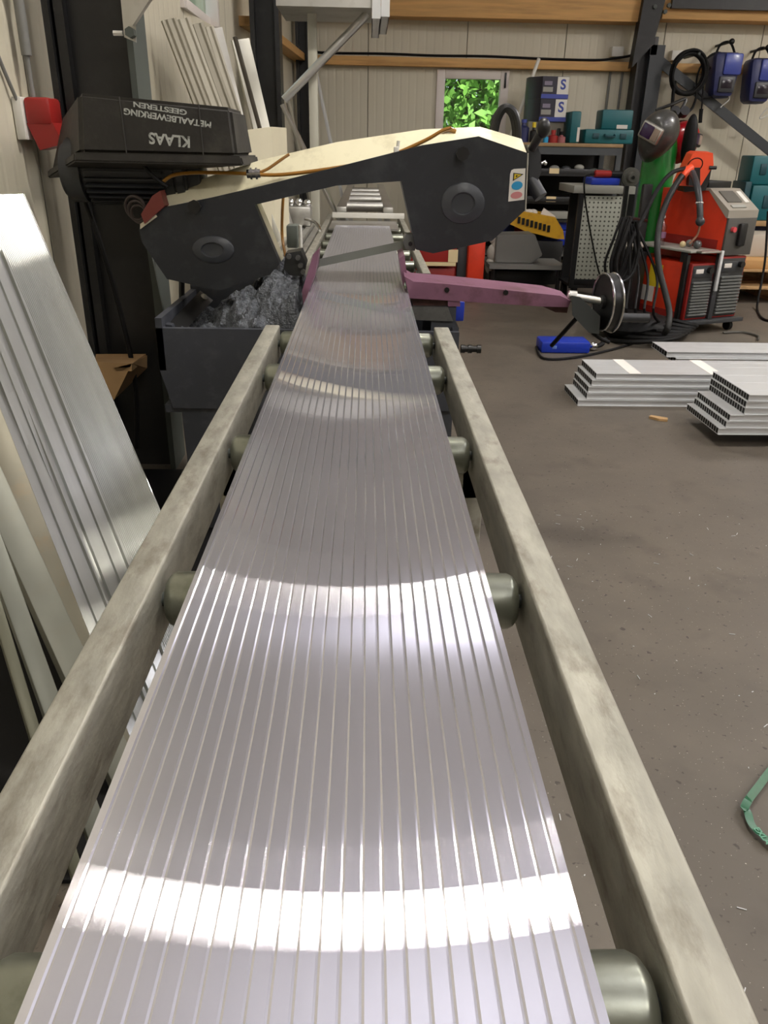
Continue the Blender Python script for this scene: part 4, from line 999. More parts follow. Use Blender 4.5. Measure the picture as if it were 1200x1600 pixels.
# rack
YS = 8.35; zs = at_Y(900, 226, YS).z; rx0 = at_Y(700, 226, YS).x; rx1 = at_Y(974, 228, YS).x
t = thing('storage_rack', 'dark storage rack with wooden top against the back wall', 'rack', ((rx0 + rx1) / 2, YS + .3, 0))
bm = BM(); box(bm, (rx0, YS, zs - .02), (rx1, YS + .7, zs + .012), .003); part(t, 'top_board', bm, M('worn_plywood', (150, 122, 84), .6, var=.1))
bm = BM(); box(bm, (rx0, YS + .01, zs - .09), (rx1, YS + .04, zs - .02)); part(t, 'front_beam', bm, M('slate_rack', (66, 70, 72), .5))
for x in (rx0, rx1 - .05):
    for y in (YS + .01, YS + .62):
        bm = BM(); box(bm, (x, y, 0), (x + .05, y + .05, zs - .02)); part(t, 'post', bm, M('slate_rack', (66, 70, 72), .5))
lev = [at_Y(900, y, YS).z for y in (272, 312, 345, 398, 428)]
for z in lev:
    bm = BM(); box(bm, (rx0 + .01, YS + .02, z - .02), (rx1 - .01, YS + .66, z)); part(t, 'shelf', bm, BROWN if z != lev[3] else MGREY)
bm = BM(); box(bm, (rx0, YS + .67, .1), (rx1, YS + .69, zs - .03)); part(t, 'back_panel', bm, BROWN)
for (px, py, k) in ((867, 267, 0), (862, 311, 1)):
    p = at_Y(px, py, YS); bm = BM(); box(bm, (rx0 + .06, YS + .03, p.z - .05), (rx1 - .08, YS + .5, p.z + .02), .004)
    dr = part(t, 'drawer', bm, BLK); bm = BM(); box(bm, (p.x - .048, YS + .026, p.z - .028), (p.x + .048, YS + .031, p.z + .022)); sub(dr, 'drawer_label', bm, LABELY)
# things in the rack
for k, (px, py, w_, h_, mat, lab) in enumerate([
    (868, 336, .26, .075, LGREY, 'grey plastic tray full of parts on the rack shelf'),
    (872, 352, .30, .085, BLUE, 'blue bin on the rack under the grey tray'),
    (885, 372, .16, .14, BLUE, 'blue crate low in the rack behind the yellow organiser'),
    (860, 393, .13, .09, RED, 'red box right of the grey sloped bin'),
    (812, 360, .20, .06, RED, 'red box behind the grey sloped bin'),
    (790, 356, .18, .09, NAVY, 'dark blue box behind the saw head corner')]):
    a = at_Y(px, py, YS + .1 - .03 * k); z_ = a.z
    bx('storage_bin', (a.x - w_ / 2, YS + .10 - .03 * k, z_ - h_ / 2), (a.x + w_ / 2, YS + .4, z_ + h_ / 2), mat, lab, 'storage bin', .008, 'bins in the storage rack')
for k, (px, py) in enumerate(((866, 263), (905, 262), (884, 264), (928, 268))):
    a = at_Y(px, py, YS + .1); bm = BM(); ball(bm, (a.x, YS + .1, a.z), (.05, .04, .03), 12); single('parts_bag', bm, [MGREY, LGREY, DKGREY, GGRN][k], 'small bag of parts on the upper rack shelf, %s' % ['above the upper yellow label', 'in the middle', 'just right of the upper yellow label', 'near the rack post'][k], 'bag', 'small bags on the rack shelf')
# yellow organiser, tilted
a = at_Y(846, 378, 8.0); bx('dark_crate', (a.x - .2, 8.03, 0), (a.x + .22, 8.28, at_Y(846, 372, 8.0).z - .03), BLK, 'black crate standing under the tilted yellow organiser', 'crate')
t = thing('parts_organiser', 'tilted yellow parts organiser tray with dark slots beside the saw head', 'organiser', at_Y(840, 375, 8.0))
P = Y6([(796, 350), (818, 331), (868, 340), (880, 360), (882, 374), (868, 373), (820, 361)], 8.0)
bm = BM(); hull8(bm, P, [p + V((0, .25, .02)) for p in P]); part(t, 'tray', bm, YEL)
bm = BM()
for k in range(8):
    a = at_Y(811 + 6.6 * k, 344 + 1.9 * k, 7.995); box(bm, a + V((-.013, -.004, -.03)), a + V((.013, .006, .03)))
part(t, 'slots', bm, BLK)
bm = BM(); prism(bm, Y6([(843, 338), (850, 325), (868, 338), (866, 342)], 8.05), (0, .02, 0)); single('paper_sheet', bm, PAPER, 'white sheet of paper sticking up behind the yellow organiser', 'paper')
bm = BM()
for k in range(5): a = at_Y(812 + 6 * k, 333, 8.0); ball(bm, a + V((0, .1, .0)), (.045, .05, .03), 10)
single('clear_bag', bm, BAG, 'crumpled clear bag lying on the yellow organiser', 'bag')
# grey sloped bin
bm = BM(); P = Y6([(777, 367), (836, 366), (848, 399), (830, 412), (774, 411)], 7.6); bz = [p.copy() for p in P]
hull8(bm, P, [p + V((0, .3, 0)) for p in P]); bmesh.ops.bevel(bm, geom=bm.edges[:], offset=.008, segments=2, affect='EDGES')
zmin = min(p.z for p in P)
single('grey_bin', bm, LGREY if False else MGREY, 'grey sheet metal bin with a cut corner behind the mauve vise arm', 'bin')
t = thing('low_trolley', 'low dark trolley under the grey bin behind the vise arm', 'trolley', (at_Y(810, 415, 7.6).x, 7.7, 0))
bm = BM(); a = at_Y(765, 412, 7.5); b = at_Y(885, 414, 7.5); box(bm, (a.x, 7.5, zmin - .04), (b.x, 8.1, zmin - .002)); part(t, 'deck', bm, MGREY)
for x in (a.x + .05, b.x - .05):
    for y in (7.56, 8.02): bm = BM(); cyl(bm, (x, y, 0), (x, y, zmin - .04), .02, seg=10); part(t, 'leg', bm, BLK)
bm = BM(); box(bm, (a.x + .03, 7.7, .03), (b.x - .03, 8.05, zmin - .08), .01); single('dark_crate', bm, BLK, 'black crate on the floor beneath the grey bin', 'crate')
bm = BM(); P = [at_Y(772, 368, 7.75), at_Y(776, 380, 7.75), at_Y(769, 395, 7.75), at_Y(766, 415, 7.75)]; 
for i, p in enumerate(P): ball(bm, p, (.05, .06, .08), 12)
single('plastic_bag', bm, BAG, 'crumpled white plastic bag between the red cabinet and the grey bin', 'bag')
# red cabinet behind the saw
a = at_Y(640, 385, 6.9); b = at_Y(758, 385, 6.9)
t = thing('tool_cabinet', 'orange red tool cabinet with open drawer behind the band saw', 'cabinet', ((a.x + b.x) / 2, 7.1, 0))
zc_ = at_Y(700, 372, 6.9).z
m1 = at_Y(716, 385, 6.9).x; m2 = at_Y(731, 385, 6.9).x
bm = BM(); box(bm, (a.x, 6.95, 0), (m1, 7.45, zc_), .01); part(t, 'cabinet_body', bm, DRED)
bm = BM(); box(bm, (m1, 6.92, 0), (m2, 7.45, zc_), .006); part(t, 'side_column', bm, DKGREY)
bm = BM(); box(bm, (m2, 6.86, 0), (b.x, 7.45, zc_ + .03), .02); part(t, 'door', bm, ORED)
za = at_Y(700, 408, 6.9).z; zb_ = at_Y(700, 415, 6.9).z
bm = BM(); box(bm, (a.x, 6.84, za), (m1 - .02, 6.95, zc_ - .02), .006); dr = part(t, 'drawer', bm, RED)
bm = BM(); box(bm, (a.x, 6.83, zb_ + .005), (m1 - .02, 6.845, za - .002)); sub(dr, 'drawer_edge', bm, LABELY)
zq = at_Y(700, 430, 6.9).z
bm = BM(); box(bm, (a.x, 6.88, zq - .2), (m1 - .02, 6.95, zb_ - .02), .006); dr = part(t, 'drawer', bm, RED)
bm = BM(); a2 = at_Y(708, 400, 6.83); box(bm, (a2.x - .04, 6.832, a2.z - .05), (a2.x + .04, 6.838, a2.z + .05)); sub(dr, 'drawer_label', bm, LABELY)

# items on rack top
zt = zs + .013
def can(name, px, Y, r, h, mat, label, cat, cap=None, capm=None, zb=zt, group='cans and bottles on the rack'):
    x = at_Y(px, 215, Y).x; t = thing(name, label, cat, (x, Y, zb), group)
    part(t, 'body', lathe(BM(), [(0, 0), (r, 0), (r, h * .75), (r * .45, h * .86), (r * .4, h), (0, h)], (x, Y, zb), seg=20), mat)
    if capm: bm = BM(); cyl(bm, (x, Y, zb + h), (x, Y, zb + h + cap), r * .5, seg=14); part(t, 'cap', bm, capm)
can('spray_can', 817, 8.5, .055, .17, NAVY, 'blue bottle on the rack behind the saw lever', 'bottle', .03, BLUED)
can('spray_can', 833, 8.45, .035, .13, BLK, 'black can with a yellow cap left of the saw lever', 'can', .045, YELS)
can('spray_can', 871, 8.6, .035, .17, BLK, 'black can with yellow cap right of the saw lever', 'can', .05, YELS)
can('spray_can', 864, 8.42, .045, .08, RED, 'small red can on the rack right of the saw lever', 'can', .03, RED)
can('spray_can', 877, 8.42, .04, .07, M('pinkish', (150, 90, 92), .5), 'small pinkish pot beside the red can on the rack', 'pot', .03, BLKR)
can('spray_can', 853, 8.4, .025, .06, CYAN, 'small blue pot behind the saw lever', 'pot', .02, BLK)
# wrapped packs of cans: two tiers
def wrap_pack(z0_, z1_, label, yy=8.55):
    a = at_Y(829, 150, yy); b = at_Y(887, 150, yy); ml = at_Y(846, 150, yy); mr_ = at_Y(866, 150, yy)
    t = thing('bottle_carton', label, 'carton', ((a.x + b.x) / 2, yy + .1, z0_), 'cartons stacked on the rack')
    h = z1_ - z0_
    bm = BM(); hull8(bm, [(a.x, yy + .16, z0_), (ml.x, yy, z0_), (b.x, yy, z0_), (b.x, yy + .3, z0_), (a.x, yy + .3, z0_)], [(a.x, yy + .16, z1_), (ml.x, yy, z1_), (b.x, yy, z1_), (b.x, yy + .3, z1_), (a.x, yy + .3, z1_)]); part(t, 'carton_body', bm, M('carton_dark', (46, 44, 58), .35))
    bm = BM(); box(bm, (mr_.x + .02, yy - .004, z0_ + h * .2), (b.x - .001, yy + .001, z1_ - h * .02)); part(t, 'white_panel', bm, WHITE)
    bm = BM(); box(bm, (ml.x - .004, yy - .006, z0_), (b.x + .004, yy, z0_ + h * .2)); box(bm, (a.x + .08, yy + .05, z0_), (ml.x, yy + .05, z0_ + h * .2)); part(t, 'purple_band', bm, BLUED)
    bm = BM(); box(bm, (ml.x + .01, yy - .005, z0_ + h * .3), (mr_.x - .02, yy, z0_ + h * .52)); part(t, 'grey_panel', bm, LGREY)
    bm = BM(); box(bm, (ml.x + .02, yy - .005, z0_ + h * .6), (mr_.x - .03, yy, z0_ + h * .78)); part(t, 'print_panel', bm, M('faded_violet', (130, 122, 140), .6))
    c = V(((mr_.x + b.x) / 2 + .01, yy - .006, z0_ + h * .62))
    bm = text_bm('S', h * .62, Matrix.Translation(c) @ Matrix.Rotation(PI / 2, 4, 'X')); part(t, 'printed_mark', bm, BLUED)
zA = at_Y(860, 190, 8.55).z; zB = at_Y(860, 154, 8.55).z; zC = at_Y(860, 119, 8.55).z
bx('dark_carton', (at_Y(829, 150, 8.57).x, 8.57, zt), (at_Y(886, 150, 8.57).x, 8.88, zA - .001), M('grey_carton', (120, 116, 104), .6), 'plain grey carton under the two wrapped dark cartons', 'carton')
wrap_pack(zA, zB - .001, 'lower dark wrapped carton with purple band and white panel on the rack')
wrap_pack(zB, zC, 'upper dark wrapped carton with purple band and white panel on the rack')
def case(name, lo, hi, label, mat=TEAL, lab=None, group='teal tool cases', handle=True, rot=0):
    lo = V(lo); hi = V(hi); c = V(((lo.x + hi.x) / 2, (lo.y + hi.y) / 2, lo.z))
    t = thing(name, label, 'tool case', c, group)
    part(t, 'case_body', box(BM(), lo, hi, .015), mat)
    wd = hi.x - lo.x; ht = hi.z - lo.z
    if handle:
        bm = BM(); 
        for fx in (.22, .78): box(bm, (lo.x + wd * fx - .03, lo.y - .012, lo.z + ht * .35), (lo.x + wd * fx + .03, lo.y + .004, lo.z + ht * .72), .004)
        part(t, 'latch', bm, TEALD)
        bm = BM(); tube(bm, [V((lo.x + wd * .4, lo.y, lo.z + ht * .62)), V((lo.x + wd * .42, lo.y - .03, lo.z + ht * .5)), V((lo.x + wd * .58, lo.y - .03, lo.z + ht * .5)), V((lo.x + wd * .6, lo.y, lo.z + ht * .62))], .01); part(t, 'handle', bm, TEALD)
    if lab: 
        bm = BM(); box(bm, (lo.x + wd * lab[0], lo.y - .004, lo.z + ht * lab[1]), (lo.x + wd * lab[2], lo.y + .001, lo.z + ht * lab[3])); part(t, 'white_label', bm, PAPER)
    return t
a = at_Y(912, 222, 8.45); b = at_Y(990, 203, 8.45)
case('tool_case', (a.x, 8.42, zt), (b.x, 8.75, b.z), 'wide teal tool case lying flat on the rack top')
c_ = at_Y(938, 202, 8.5); d_ = at_Y(990, 172, 8.5)
case('tool_case', (c_.x, 8.48, b.z + .001), (d_.x, 8.72, d_.z), 'teal tool case stacked on the wide flat case', lab=(.5, .04, .85, .24), handle=False)
a = at_Y(888, 222, 8.45); b = at_Y(910, 174, 8.45)
case('tool_case', (a.x, 8.42, zt), (b.x - .01, 8.75, b.z), 'narrow teal case standing upright on the rack top', lab=(.72, .05, .98, .5), handle=False)

# hanging devices on the back wall at right
bm = BM()
cc = at_Y(1076, 114, 8.78)
for k in range(5): torus(bm, cc + V((.012 * (k % 3 - 1), .022 * k - .05, .012 * ((k * 2) % 3 - 1))), (0, 1, .1 * (k % 2)), .158 + .008 * (k % 3), .0125, 40, 8, 1.1)
t = thing('cable_coil', 'black welding cable coiled and hung on the pine rail', 'cable coil', cc + V((0, 0, -.17)))
part(t, 'coil', bm, BLKR)
bm = BM(); tube(bm, [at_Y(1055, 128, 8.78), at_Y(1052, 145, 8.7), at_Y(1050, 172, 8.6)], .016); tube(bm, [at_Y(1086, 135, 8.78), at_Y(1088, 150, 8.75), at_Y(1082, 168, 8.7), at_Y(1072, 178, 8.65)], .012); part(t, 'cable_tail', bm, BLKR)
bm = BM(); p = at_Y(1078, 88, 8.95); cyl(bm, p + V((0, -.25, 0)), p + V((0, .15, 0)), .012); part(t, 'hook', bm, GREYST)
bm = BM(); tube(bm, [at_Y(1110, 105, 8.85), at_Y(1100, 125, 8.85), at_Y(1098, 150, 8.85), at_Y(1096, 172, 8.85)], .008); tube(bm, [at_Y(1096, 170, 8.85), at_Y(1095, 178, 8.85), at_Y(1094, 192, 8.85)], .02, n=3)
torus(bm, at_Y(1113, 118, 8.85), (.2, 1, 0), .14, .009, 36, 8, 1.4)
single('cable_whip', bm, BLKR, 'thin black cable ending in a torch grip beside the left blue helmet', 'cable')
def blue_mask(px, py, label, Y=8.82):
    c = at_Y(px, py, Y); t = thing('blue_welding_mask', label, 'welding mask', c + V((0, 0, -.22)), 'blue masks on the back wall')
    bm = BM(); box(bm, (c.x - .13, Y - .05, c.z - .14), (c.x + .15, Y + .20, c.z + .2), .05)
    hull = bm
    for v in bm.verts:
        f_ = (c.z + .05 - v.co.z) / .2
        if f_ > 0: v.co.x = c.x + (v.co.x - c.x) * (1 - .3 * min(1, f_)); v.co.z -= .06 * f_
    part(t, 'shell', bm, NAVY)
    bm = BM(); box(bm, (c.x - .04, Y - .075, c.z + .0), (c.x + .14, Y - .03, c.z + .19), .02); part(t, 'brow', bm, BLUED)
    bm = BM(); box(bm, (c.x - .06, Y - .068, c.z - .15), (c.x + .10, Y - .03, c.z - .01), .01); vz = part(t, 'visor_frame', bm, DKGREY)
    bm = BM(); box(bm, (c.x - .035, Y - .074, c.z - .115), (c.x + .07, Y - .06, c.z - .04), .003); sub(vz, 'visor_glass', bm, DGLASS)
    bm = BM(); tube(bm, [V((c.x - .08, Y + .1, c.z + .15)), V((c.x - .05, Y + .1, c.z + .27)), V((c.x + .05, Y + .1, c.z + .29)), V((c.x + .13, Y + .1, c.z + .16))], .012); part(t, 'headband', bm, BLKR)
    bm = BM(); p = V((c.x + .02, Y, c.z + .29)); cyl(bm, p + V((0, .0, 0)), V((p.x, BACK, p.z)), .012); ball(bm, p, .028, 10); part(t, 'hook', bm, BLK)
blue_mask(1131, 118, 'left of two blue welding masks hanging on the back wall')
blue_mask(1187, 127, 'right blue welding mask at the frame edge on the back wall')
bm = BM(); tube(bm, [at_Y(1138, 148, 8.8), at_Y(1139, 156, 8.8), at_Y(1130, 164, 8.8), at_Y(1126, 168, 8.8)], .008); single('earth_lead', bm, ALU_DULL, 'thin pale lead hanging below the left blue mask', 'lead')
bm = BM(); tube(bm, [at_Y(1205, 165, 8.9), at_Y(1196, 172, 8.9), at_Y(1187, 184, 8.9), at_Y(1192, 184, 8.9), at_Y(1205, 177, 8.9)], .006); single('wire_hanger', bm, ALU_DULL, 'thin wire hook on the back wall at the right edge', 'wire')

# right edge: bench with teal cases, pallet
bz = at_Y(1180, 345, 8.2).z
t = thing('side_bench', 'low dark bench with teal cases at the right edge of the frame', 'bench', (4.2, 8.4, 0))
bm = BM(); xa = at_Y(1160, 345, 8.2).x; box(bm, (xa, 8.2, bz - .05), (xa + 1.6, 8.8, bz), .004); part(t, 'bench_top', bm, WOODP)
for x in (xa + .04, xa + 1.5):
    for y in (8.25, 8.7): bm = BM(); box(bm, (x, y, 0), (x + .05, y + .05, bz - .05)); part(t, 'leg', bm, BLACKST)
bm = BM(); box(bm, (xa + .02, 8.3, .34), (xa + 1.5, 8.75, .37)); part(t, 'shelf', bm, MGREY)
a = at_Y(1163, 330, 8.2); b = at_Y(1162, 284, 8.2); h1 = b.z
a2 = at_Y(1178, 250, 8.3)
case('tool_case', (a.x + .05, 8.22, bz + .001), (a.x + .75, 8.6, h1 - .03), 'large teal tool case on the side bench, under the upright one')
case('tool_case', (at_Y(1176, 260, 8.3).x, 8.3, h1 - .028), (at_Y(1176, 260, 8.3).x + .5, 8.6, at_Y(1180, 243, 8.3).z), 'upper teal tool case standing on the large one at the right edge')
bx('tool_case', (a.x - .02, 8.24, bz + .001), (a.x + .045, 8.55, h1), TEALD, 'slim dark teal case wedged left of the large one', 'tool case', .01, 'teal tool cases')
bx('dark_carton', (xa + .1, 8.35, .371), (xa + .8, 8.7, .371 + .3), NAVY, 'dark carton on the lower shelf of the side bench', 'carton')
def pallet(x0, y0, z0, label, n=1):
    t = thing('pallet', label, 'pallet', (x0 + .6, y0 + .4, z0), 'pallets by the right wall side')
    for k in range(5): bm = BM(); box(bm, (x0, y0 + .175 * k, z0 + .122), (x0 + 1.2, y0 + .175 * k + .12, z0 + .144), .002); part(t, 'deck_board', bm, WOODP)
    for k in range(3):
        for j in range(3): bm = BM(); box(bm, (x0 + .55 * k, y0 + .34 * j, z0 + .022), (x0 + .55 * k + .1, y0 + .34 * j + .12, z0 + .1)); part(t, 'block', bm, WOODP)
        bm = BM(); box(bm, (x0 + .55 * k, y0, z0 + .1), (x0 + .55 * k + .1, y0 + .82, z0 + .122)); part(t, 'stringer', bm, WOODP)
        bm = BM(); box(bm, (x0 + .55 * k, y0, z0), (x0 + .55 * k + .1, y0 + .82, z0 + .022)); part(t, 'bottom_board', bm, WOODP)
pp = at_Z(1150, 488, 0)
pallet(pp.x, 7.0, 0, 'lower wooden pallet on the floor behind the welding machines')
pallet(pp.x + .02, 7.02, .1445, 'upper wooden pallet stacked on the lower one')
bx('cardboard_box', (pp.x + .05, 7.05, .29), (pp.x + 1.1, 7.7, .36), M('cardboard', (188, 146, 92), .75), 'flat cardboard box on the pallets behind the welding machines', 'box', .004)
bx('white_panel_pack', (pp.x + .08, 7.3, .361), (pp.x + 1.1, 7.7, .55), M('dusty_white', (176, 168, 154), .7), 'off white pack on top of the cardboard box on the pallets', 'pack', .01)
bm = BM(); tube(bm, [at_Y(1200, 330, 7.0), at_Y(1196, 400, 6.95), at_Y(1190, 440, 6.9), at_Z(1183, 480, .02), at_Z(1192, 498, .01), at_Z(1215, 503, .01)], .01); single('black_cable', bm, BLKR, 'black cable hanging down in front of the pallets at the right edge', 'cable')

# ------------------------------------------------------------------ perforated trolley with grinder
YP = 6.9
p0 = at_Y(896, 302, YP); p1 = at_Y(975, 291, YP)
t = thing('perforated_cart', 'tool cart with pale perforated side panel and grey top', 'cart', ((p0.x + p1.x) / 2, YP + .3, 0))
bm = BM(); box(bm, (p0.x, YP, p0.z - .0), (p1.x, YP + .55, p1.z), .005); part(t, 'top_tray', bm, LGREY)
def perf_mat():
    m = M('perforated_enamel', (170, 172, 160), .5); nt = m.node_tree; N = nt.nodes; L = nt.links
    g = N.new('ShaderNodeTexCoord'); sp = N.new('ShaderNodeSeparateXYZ'); L.new(g.outputs['Object'], sp.inputs[0])
    out = []
    for ax_ in (0, 2):
        d = N.new('ShaderNodeMath'); d.operation = 'DIVIDE'; L.new(sp.outputs[ax_], d.inputs[0]); d.inputs[1].default_value = .036
        f = N.new('ShaderNodeMath'); f.operation = 'FRACT'; L.new(d.outputs[0], f.inputs[0])
        s = N.new('ShaderNodeMath'); s.operation = 'SUBTRACT'; L.new(f.outputs[0], s.inputs[0]); s.inputs[1].default_value = .5
        q = N.new('ShaderNodeMath'); q.operation = 'POWER'; L.new(s.outputs[0], q.inputs[0]); q.inputs[1].default_value = 2
        ab = N.new('ShaderNodeMath'); ab.operation = 'MULTIPLY'; L.new(s.outputs[0], ab.inputs[0]); L.new(s.outputs[0], ab.inputs[1]); out.append(ab)
    ad = N.new('ShaderNodeMath'); ad.operation = 'ADD'; L.new(out[0].outputs[0], ad.inputs[0]); L.new(out[1].outputs[0], ad.inputs[1])
    lt = N.new('ShaderNodeMath'); lt.operation = 'LESS_THAN'; L.new(ad.outputs[0], lt.inputs[0]); lt.inputs[1].default_value = .045
    mx = N.new('ShaderNodeMix'); mx.data_type = 'RGBA'; mx.inputs[6].default_value = lin((170, 172, 160)); mx.inputs[7].default_value = lin((70, 70, 64))
    L.new(lt.outputs[0], mx.inputs[0]); L.new(mx.outputs[2], N['Principled BSDF'].inputs['Base Color']); return m
a = at_Y(905, 306, YP); b = at_Y(966, 438, YP); c_ = at_Y(895, 436, YP)
bm = BM(); box(bm, (c_.x + .02, YP + .03, b.z), (b.x - .0, YP + .045, a.z), .002); part(t, 'perforated_panel', bm, perf_mat())
bm = BM(); box(bm, (c_.x - .02, YP + .02, .12), (c_.x + .02, YP + .06, p0.z)); box(bm, (b.x, YP + .02, .12), (b.x + .05, YP + .06, p0.z)); box(bm, (c_.x + .02, YP + .5, .12), (b.x, YP + .52, p0.z)); box(bm, (c_.x, YP + .05, .12), (b.x, YP + .5, .14)); part(t, 'cart_frame', bm, BLK)
for x in (c_.x + .04, b.x): 
    for y in (YP + .08, YP + .45): bm = BM(); cyl(bm, (x - .02, y, .05), (x + .02, y, .05), .05, seg=20); box(bm, (x - .025, y - .02, .05), (x + .025, y + .02, .12)); part(t, 'caster', bm, BLK)
ztop = p1.z + .0005
a = at_Y(922, 288, YP + .15); b = at_Y(968, 280, YP + .15)
bx('blue_tray', (a.x, YP + .12, ztop), (b.x, YP + .4, ztop + .055), BLUE, 'blue plastic tray on the perforated cart under the grinder', 'tray', .01)
t = thing('angle_grinder', 'red handled angle grinder lying on the blue tray', 'grinder', at_Y(950, 275, YP + .15))
zg = ztop + .056 + .028
a = at_Y(929, 270, YP + .15); b = at_Y(955, 272, YP + .15); c_ = at_Y(976, 276, YP + .15); d_ = at_Y(986, 283, YP + .1)
bm = BM(); cyl(bm, (a.x, YP + .15, zg), (b.x, YP + .15, zg), .031, .028, seg=20, bev=.006); part(t, 'grip', bm, RED)
bm = BM(); cyl(bm, (b.x, YP + .15, zg), (c_.x, YP + .15, zg - .002), .026, .03, seg=20); part(t, 'motor_neck', bm, BLK)
bm = BM(); cyl(bm, (d_.x, YP + .10, zg - .02), (d_.x, YP + .15, zg - .02), .075, seg=32, bev=.01); cyl(bm, (d_.x, YP + .06, zg - .02), (d_.x, YP + .1, zg - .02), .035, .045, seg=24); part(t, 'disc_guard', bm, M('grinder_grey', (98, 98, 92), .5, .3))
bm = BM(); cyl(bm, (d_.x, YP + .05, zg - .02), (d_.x, YP + .06, zg - .02), .014, seg=12); part(t, 'spindle', bm, BLK)
bm = BM(); tube(bm, [V((a.x, YP + .15, zg)), at_Y(918, 274, YP), at_Y(913, 282, YP - .06), at_Y(914, 310, YP - .06), at_Y(922, 360, YP - .06), at_Y(932, 410, YP - .06), at_Y(938, 432, YP - .05)], .007); part(t, 'cord', bm, BLKR)
a = at_Y(986, 312, YP + .02); bx('grey_sleeve', (a.x - .05, YP + .03, a.z - .18), (a.x + .03, YP + .1, a.z + .10), LGREY, 'grey holder hanging on the right end of the perforated cart', 'holder')

# ------------------------------------------------------------------ gas bottle, helmets
BY = 6.56
bxp = at_Y(1022, 300, BY).x
t = thing('gas_bottle', 'tall green gas bottle standing beside the welding machine', 'gas bottle', (bxp, BY, .10))
zt_ = at_Y(1030, 205, BY).z; rr = .124
part(t, 'bottle_body', lathe(BM(), [(0, .10), (rr * .95, .10), (rr, .13), (rr, zt_ - .12), (rr * .92, zt_ - .06), (rr * .6, zt_ - .01), (rr * .35, zt_ + .01), (0, zt_ + .01)], (bxp, BY, 0), seg=40), GREEN)
bm = BM(); cyl(bm, (bxp, BY, zt_ + .01), (bxp, BY, zt_ + .10), .03, seg=16); part(t, 'valve', bm, M('brass', (150, 120, 60), .4, .8))
bm = BM(); cyl(bm, (bxp - .03, BY, zt_ + .08), (bxp + .14, BY - .02, zt_ + .12), .022, seg=12)
for dx in (.05, .12): cyl(bm, (bxp + dx, BY - .02, zt_ + .12), (bxp + dx, BY - .06, zt_ + .14), .035, seg=20)
tube(bm, [V((bxp + .1, BY, zt_ + .12)), V((bxp + .15, BY + .05, zt_ + .22)), V((bxp + .03, BY, zt_ + .18)), V((bxp - .08, BY, zt_ + .14))], .012)
part(t, 'regulator', bm, BLK)
# bottle trolley
t = thing('bottle_trolley', 'black trolley carrying the gas bottle', 'trolley', (bxp, BY, 0))
bm = BM(); box(bm, (bxp - .16, BY - .14, .07), (bxp + .16, BY + .14, .099), .004); part(t, 'platform', bm, BLACKST)
bm = BM(); box(bm, (bxp - .19, BY + .13, .07), (bxp - .16, BY + .16, .95)); box(bm, (bxp + .16, BY + .13, .07), (bxp + .19, BY + .16, .95)); box(bm, (bxp - .16, BY + .13, .6), (bxp + .16, BY + .15, .64)); part(t, 'frame', bm, BLACKST)
for x in (bxp - .12, bxp + .12):
    for y in (BY - .1, BY + .1): bm = BM(); cyl(bm, (x - .012, y, .035), (x + .012, y, .035), .035, seg=16); part(t, 'caster', bm, BLKR)

def helmet(c, s, yaw, roll_, shell, visor, label, front_grey=None):
    t = thing('welding_helmet', label, 'welding helmet', V(c) + V((0, 0, -.2)), 'welding helmets on the gas bottle')
    Mx = Matrix.Translation(V(c)) @ Matrix.Rotation(yaw, 4, 'Z') @ Matrix.Rotation(roll_, 4, 'Y') @ Matrix.Diagonal((s, s, s, 1))
    b = BM(); bmesh.ops.create_uvsphere(b, u_segments=28, v_segments=20, radius=1)
    for v in b.verts:
        x, y, z = v.co
        w_ = 1 - .28 * max(0, -z) ** 1.2
        X = x * .125 * w_; Y = y * .14; Z = z * (.15 if z > 0 else .20)
        if y < 0:
            Y = max(Y, -.115) + y * .015; 
            if z < -.3: Y += .03 * (-z - .3)
        v.co = (X, Y, Z)
    b.transform(Mx); part(t, 'shell', b, shell)
    b = BM(); box(b, (-.078, -.150, -.055), (.078, -.11, .055), .014); b.transform(Mx); v_ = part(t, 'visor_frame', b, front_grey or ALU_DULL)
    b = BM(); box(b, (-.064, -.155, -.040), (.02, -.145, .042), .006); b.transform(Mx); sub(v_, 'visor_glass', b, visor)
    b = BM(); box(b, (.02, -.154, -.038), (.066, -.145, .04), .006); b.transform(Mx); sub(v_, 'visor_cover', b, M('visor_beige', (140, 122, 108), .4))
    b = BM(); torus(b, (0, .03, .02), (1, 0, .0), .13, .008, 30, 6, 1.0); b.transform(Mx); part(t, 'headband', b, BLKR)
    return t
hc_ = at_Y(1030, 208, BY - .28)
helmet(hc_, 1.06, -.75, .42, HELM, LENS, 'charcoal welding helmet with purple visor hung on the green gas bottle')
hc_ = at_Y(1066, 218, BY + .02)
helmet(hc_, .86, .7, .12, GLITTER, LENS, 'red and black welding helmet hung behind the charcoal one', BLK)
bm = BM(); c_ = at_Y(1077, 222, BY - .10); ball(bm, c_, (.05, .07, .19), 24); single('helmet_hood', bm, BLKR, 'black fabric hood beside the red welding helmet', 'hood')

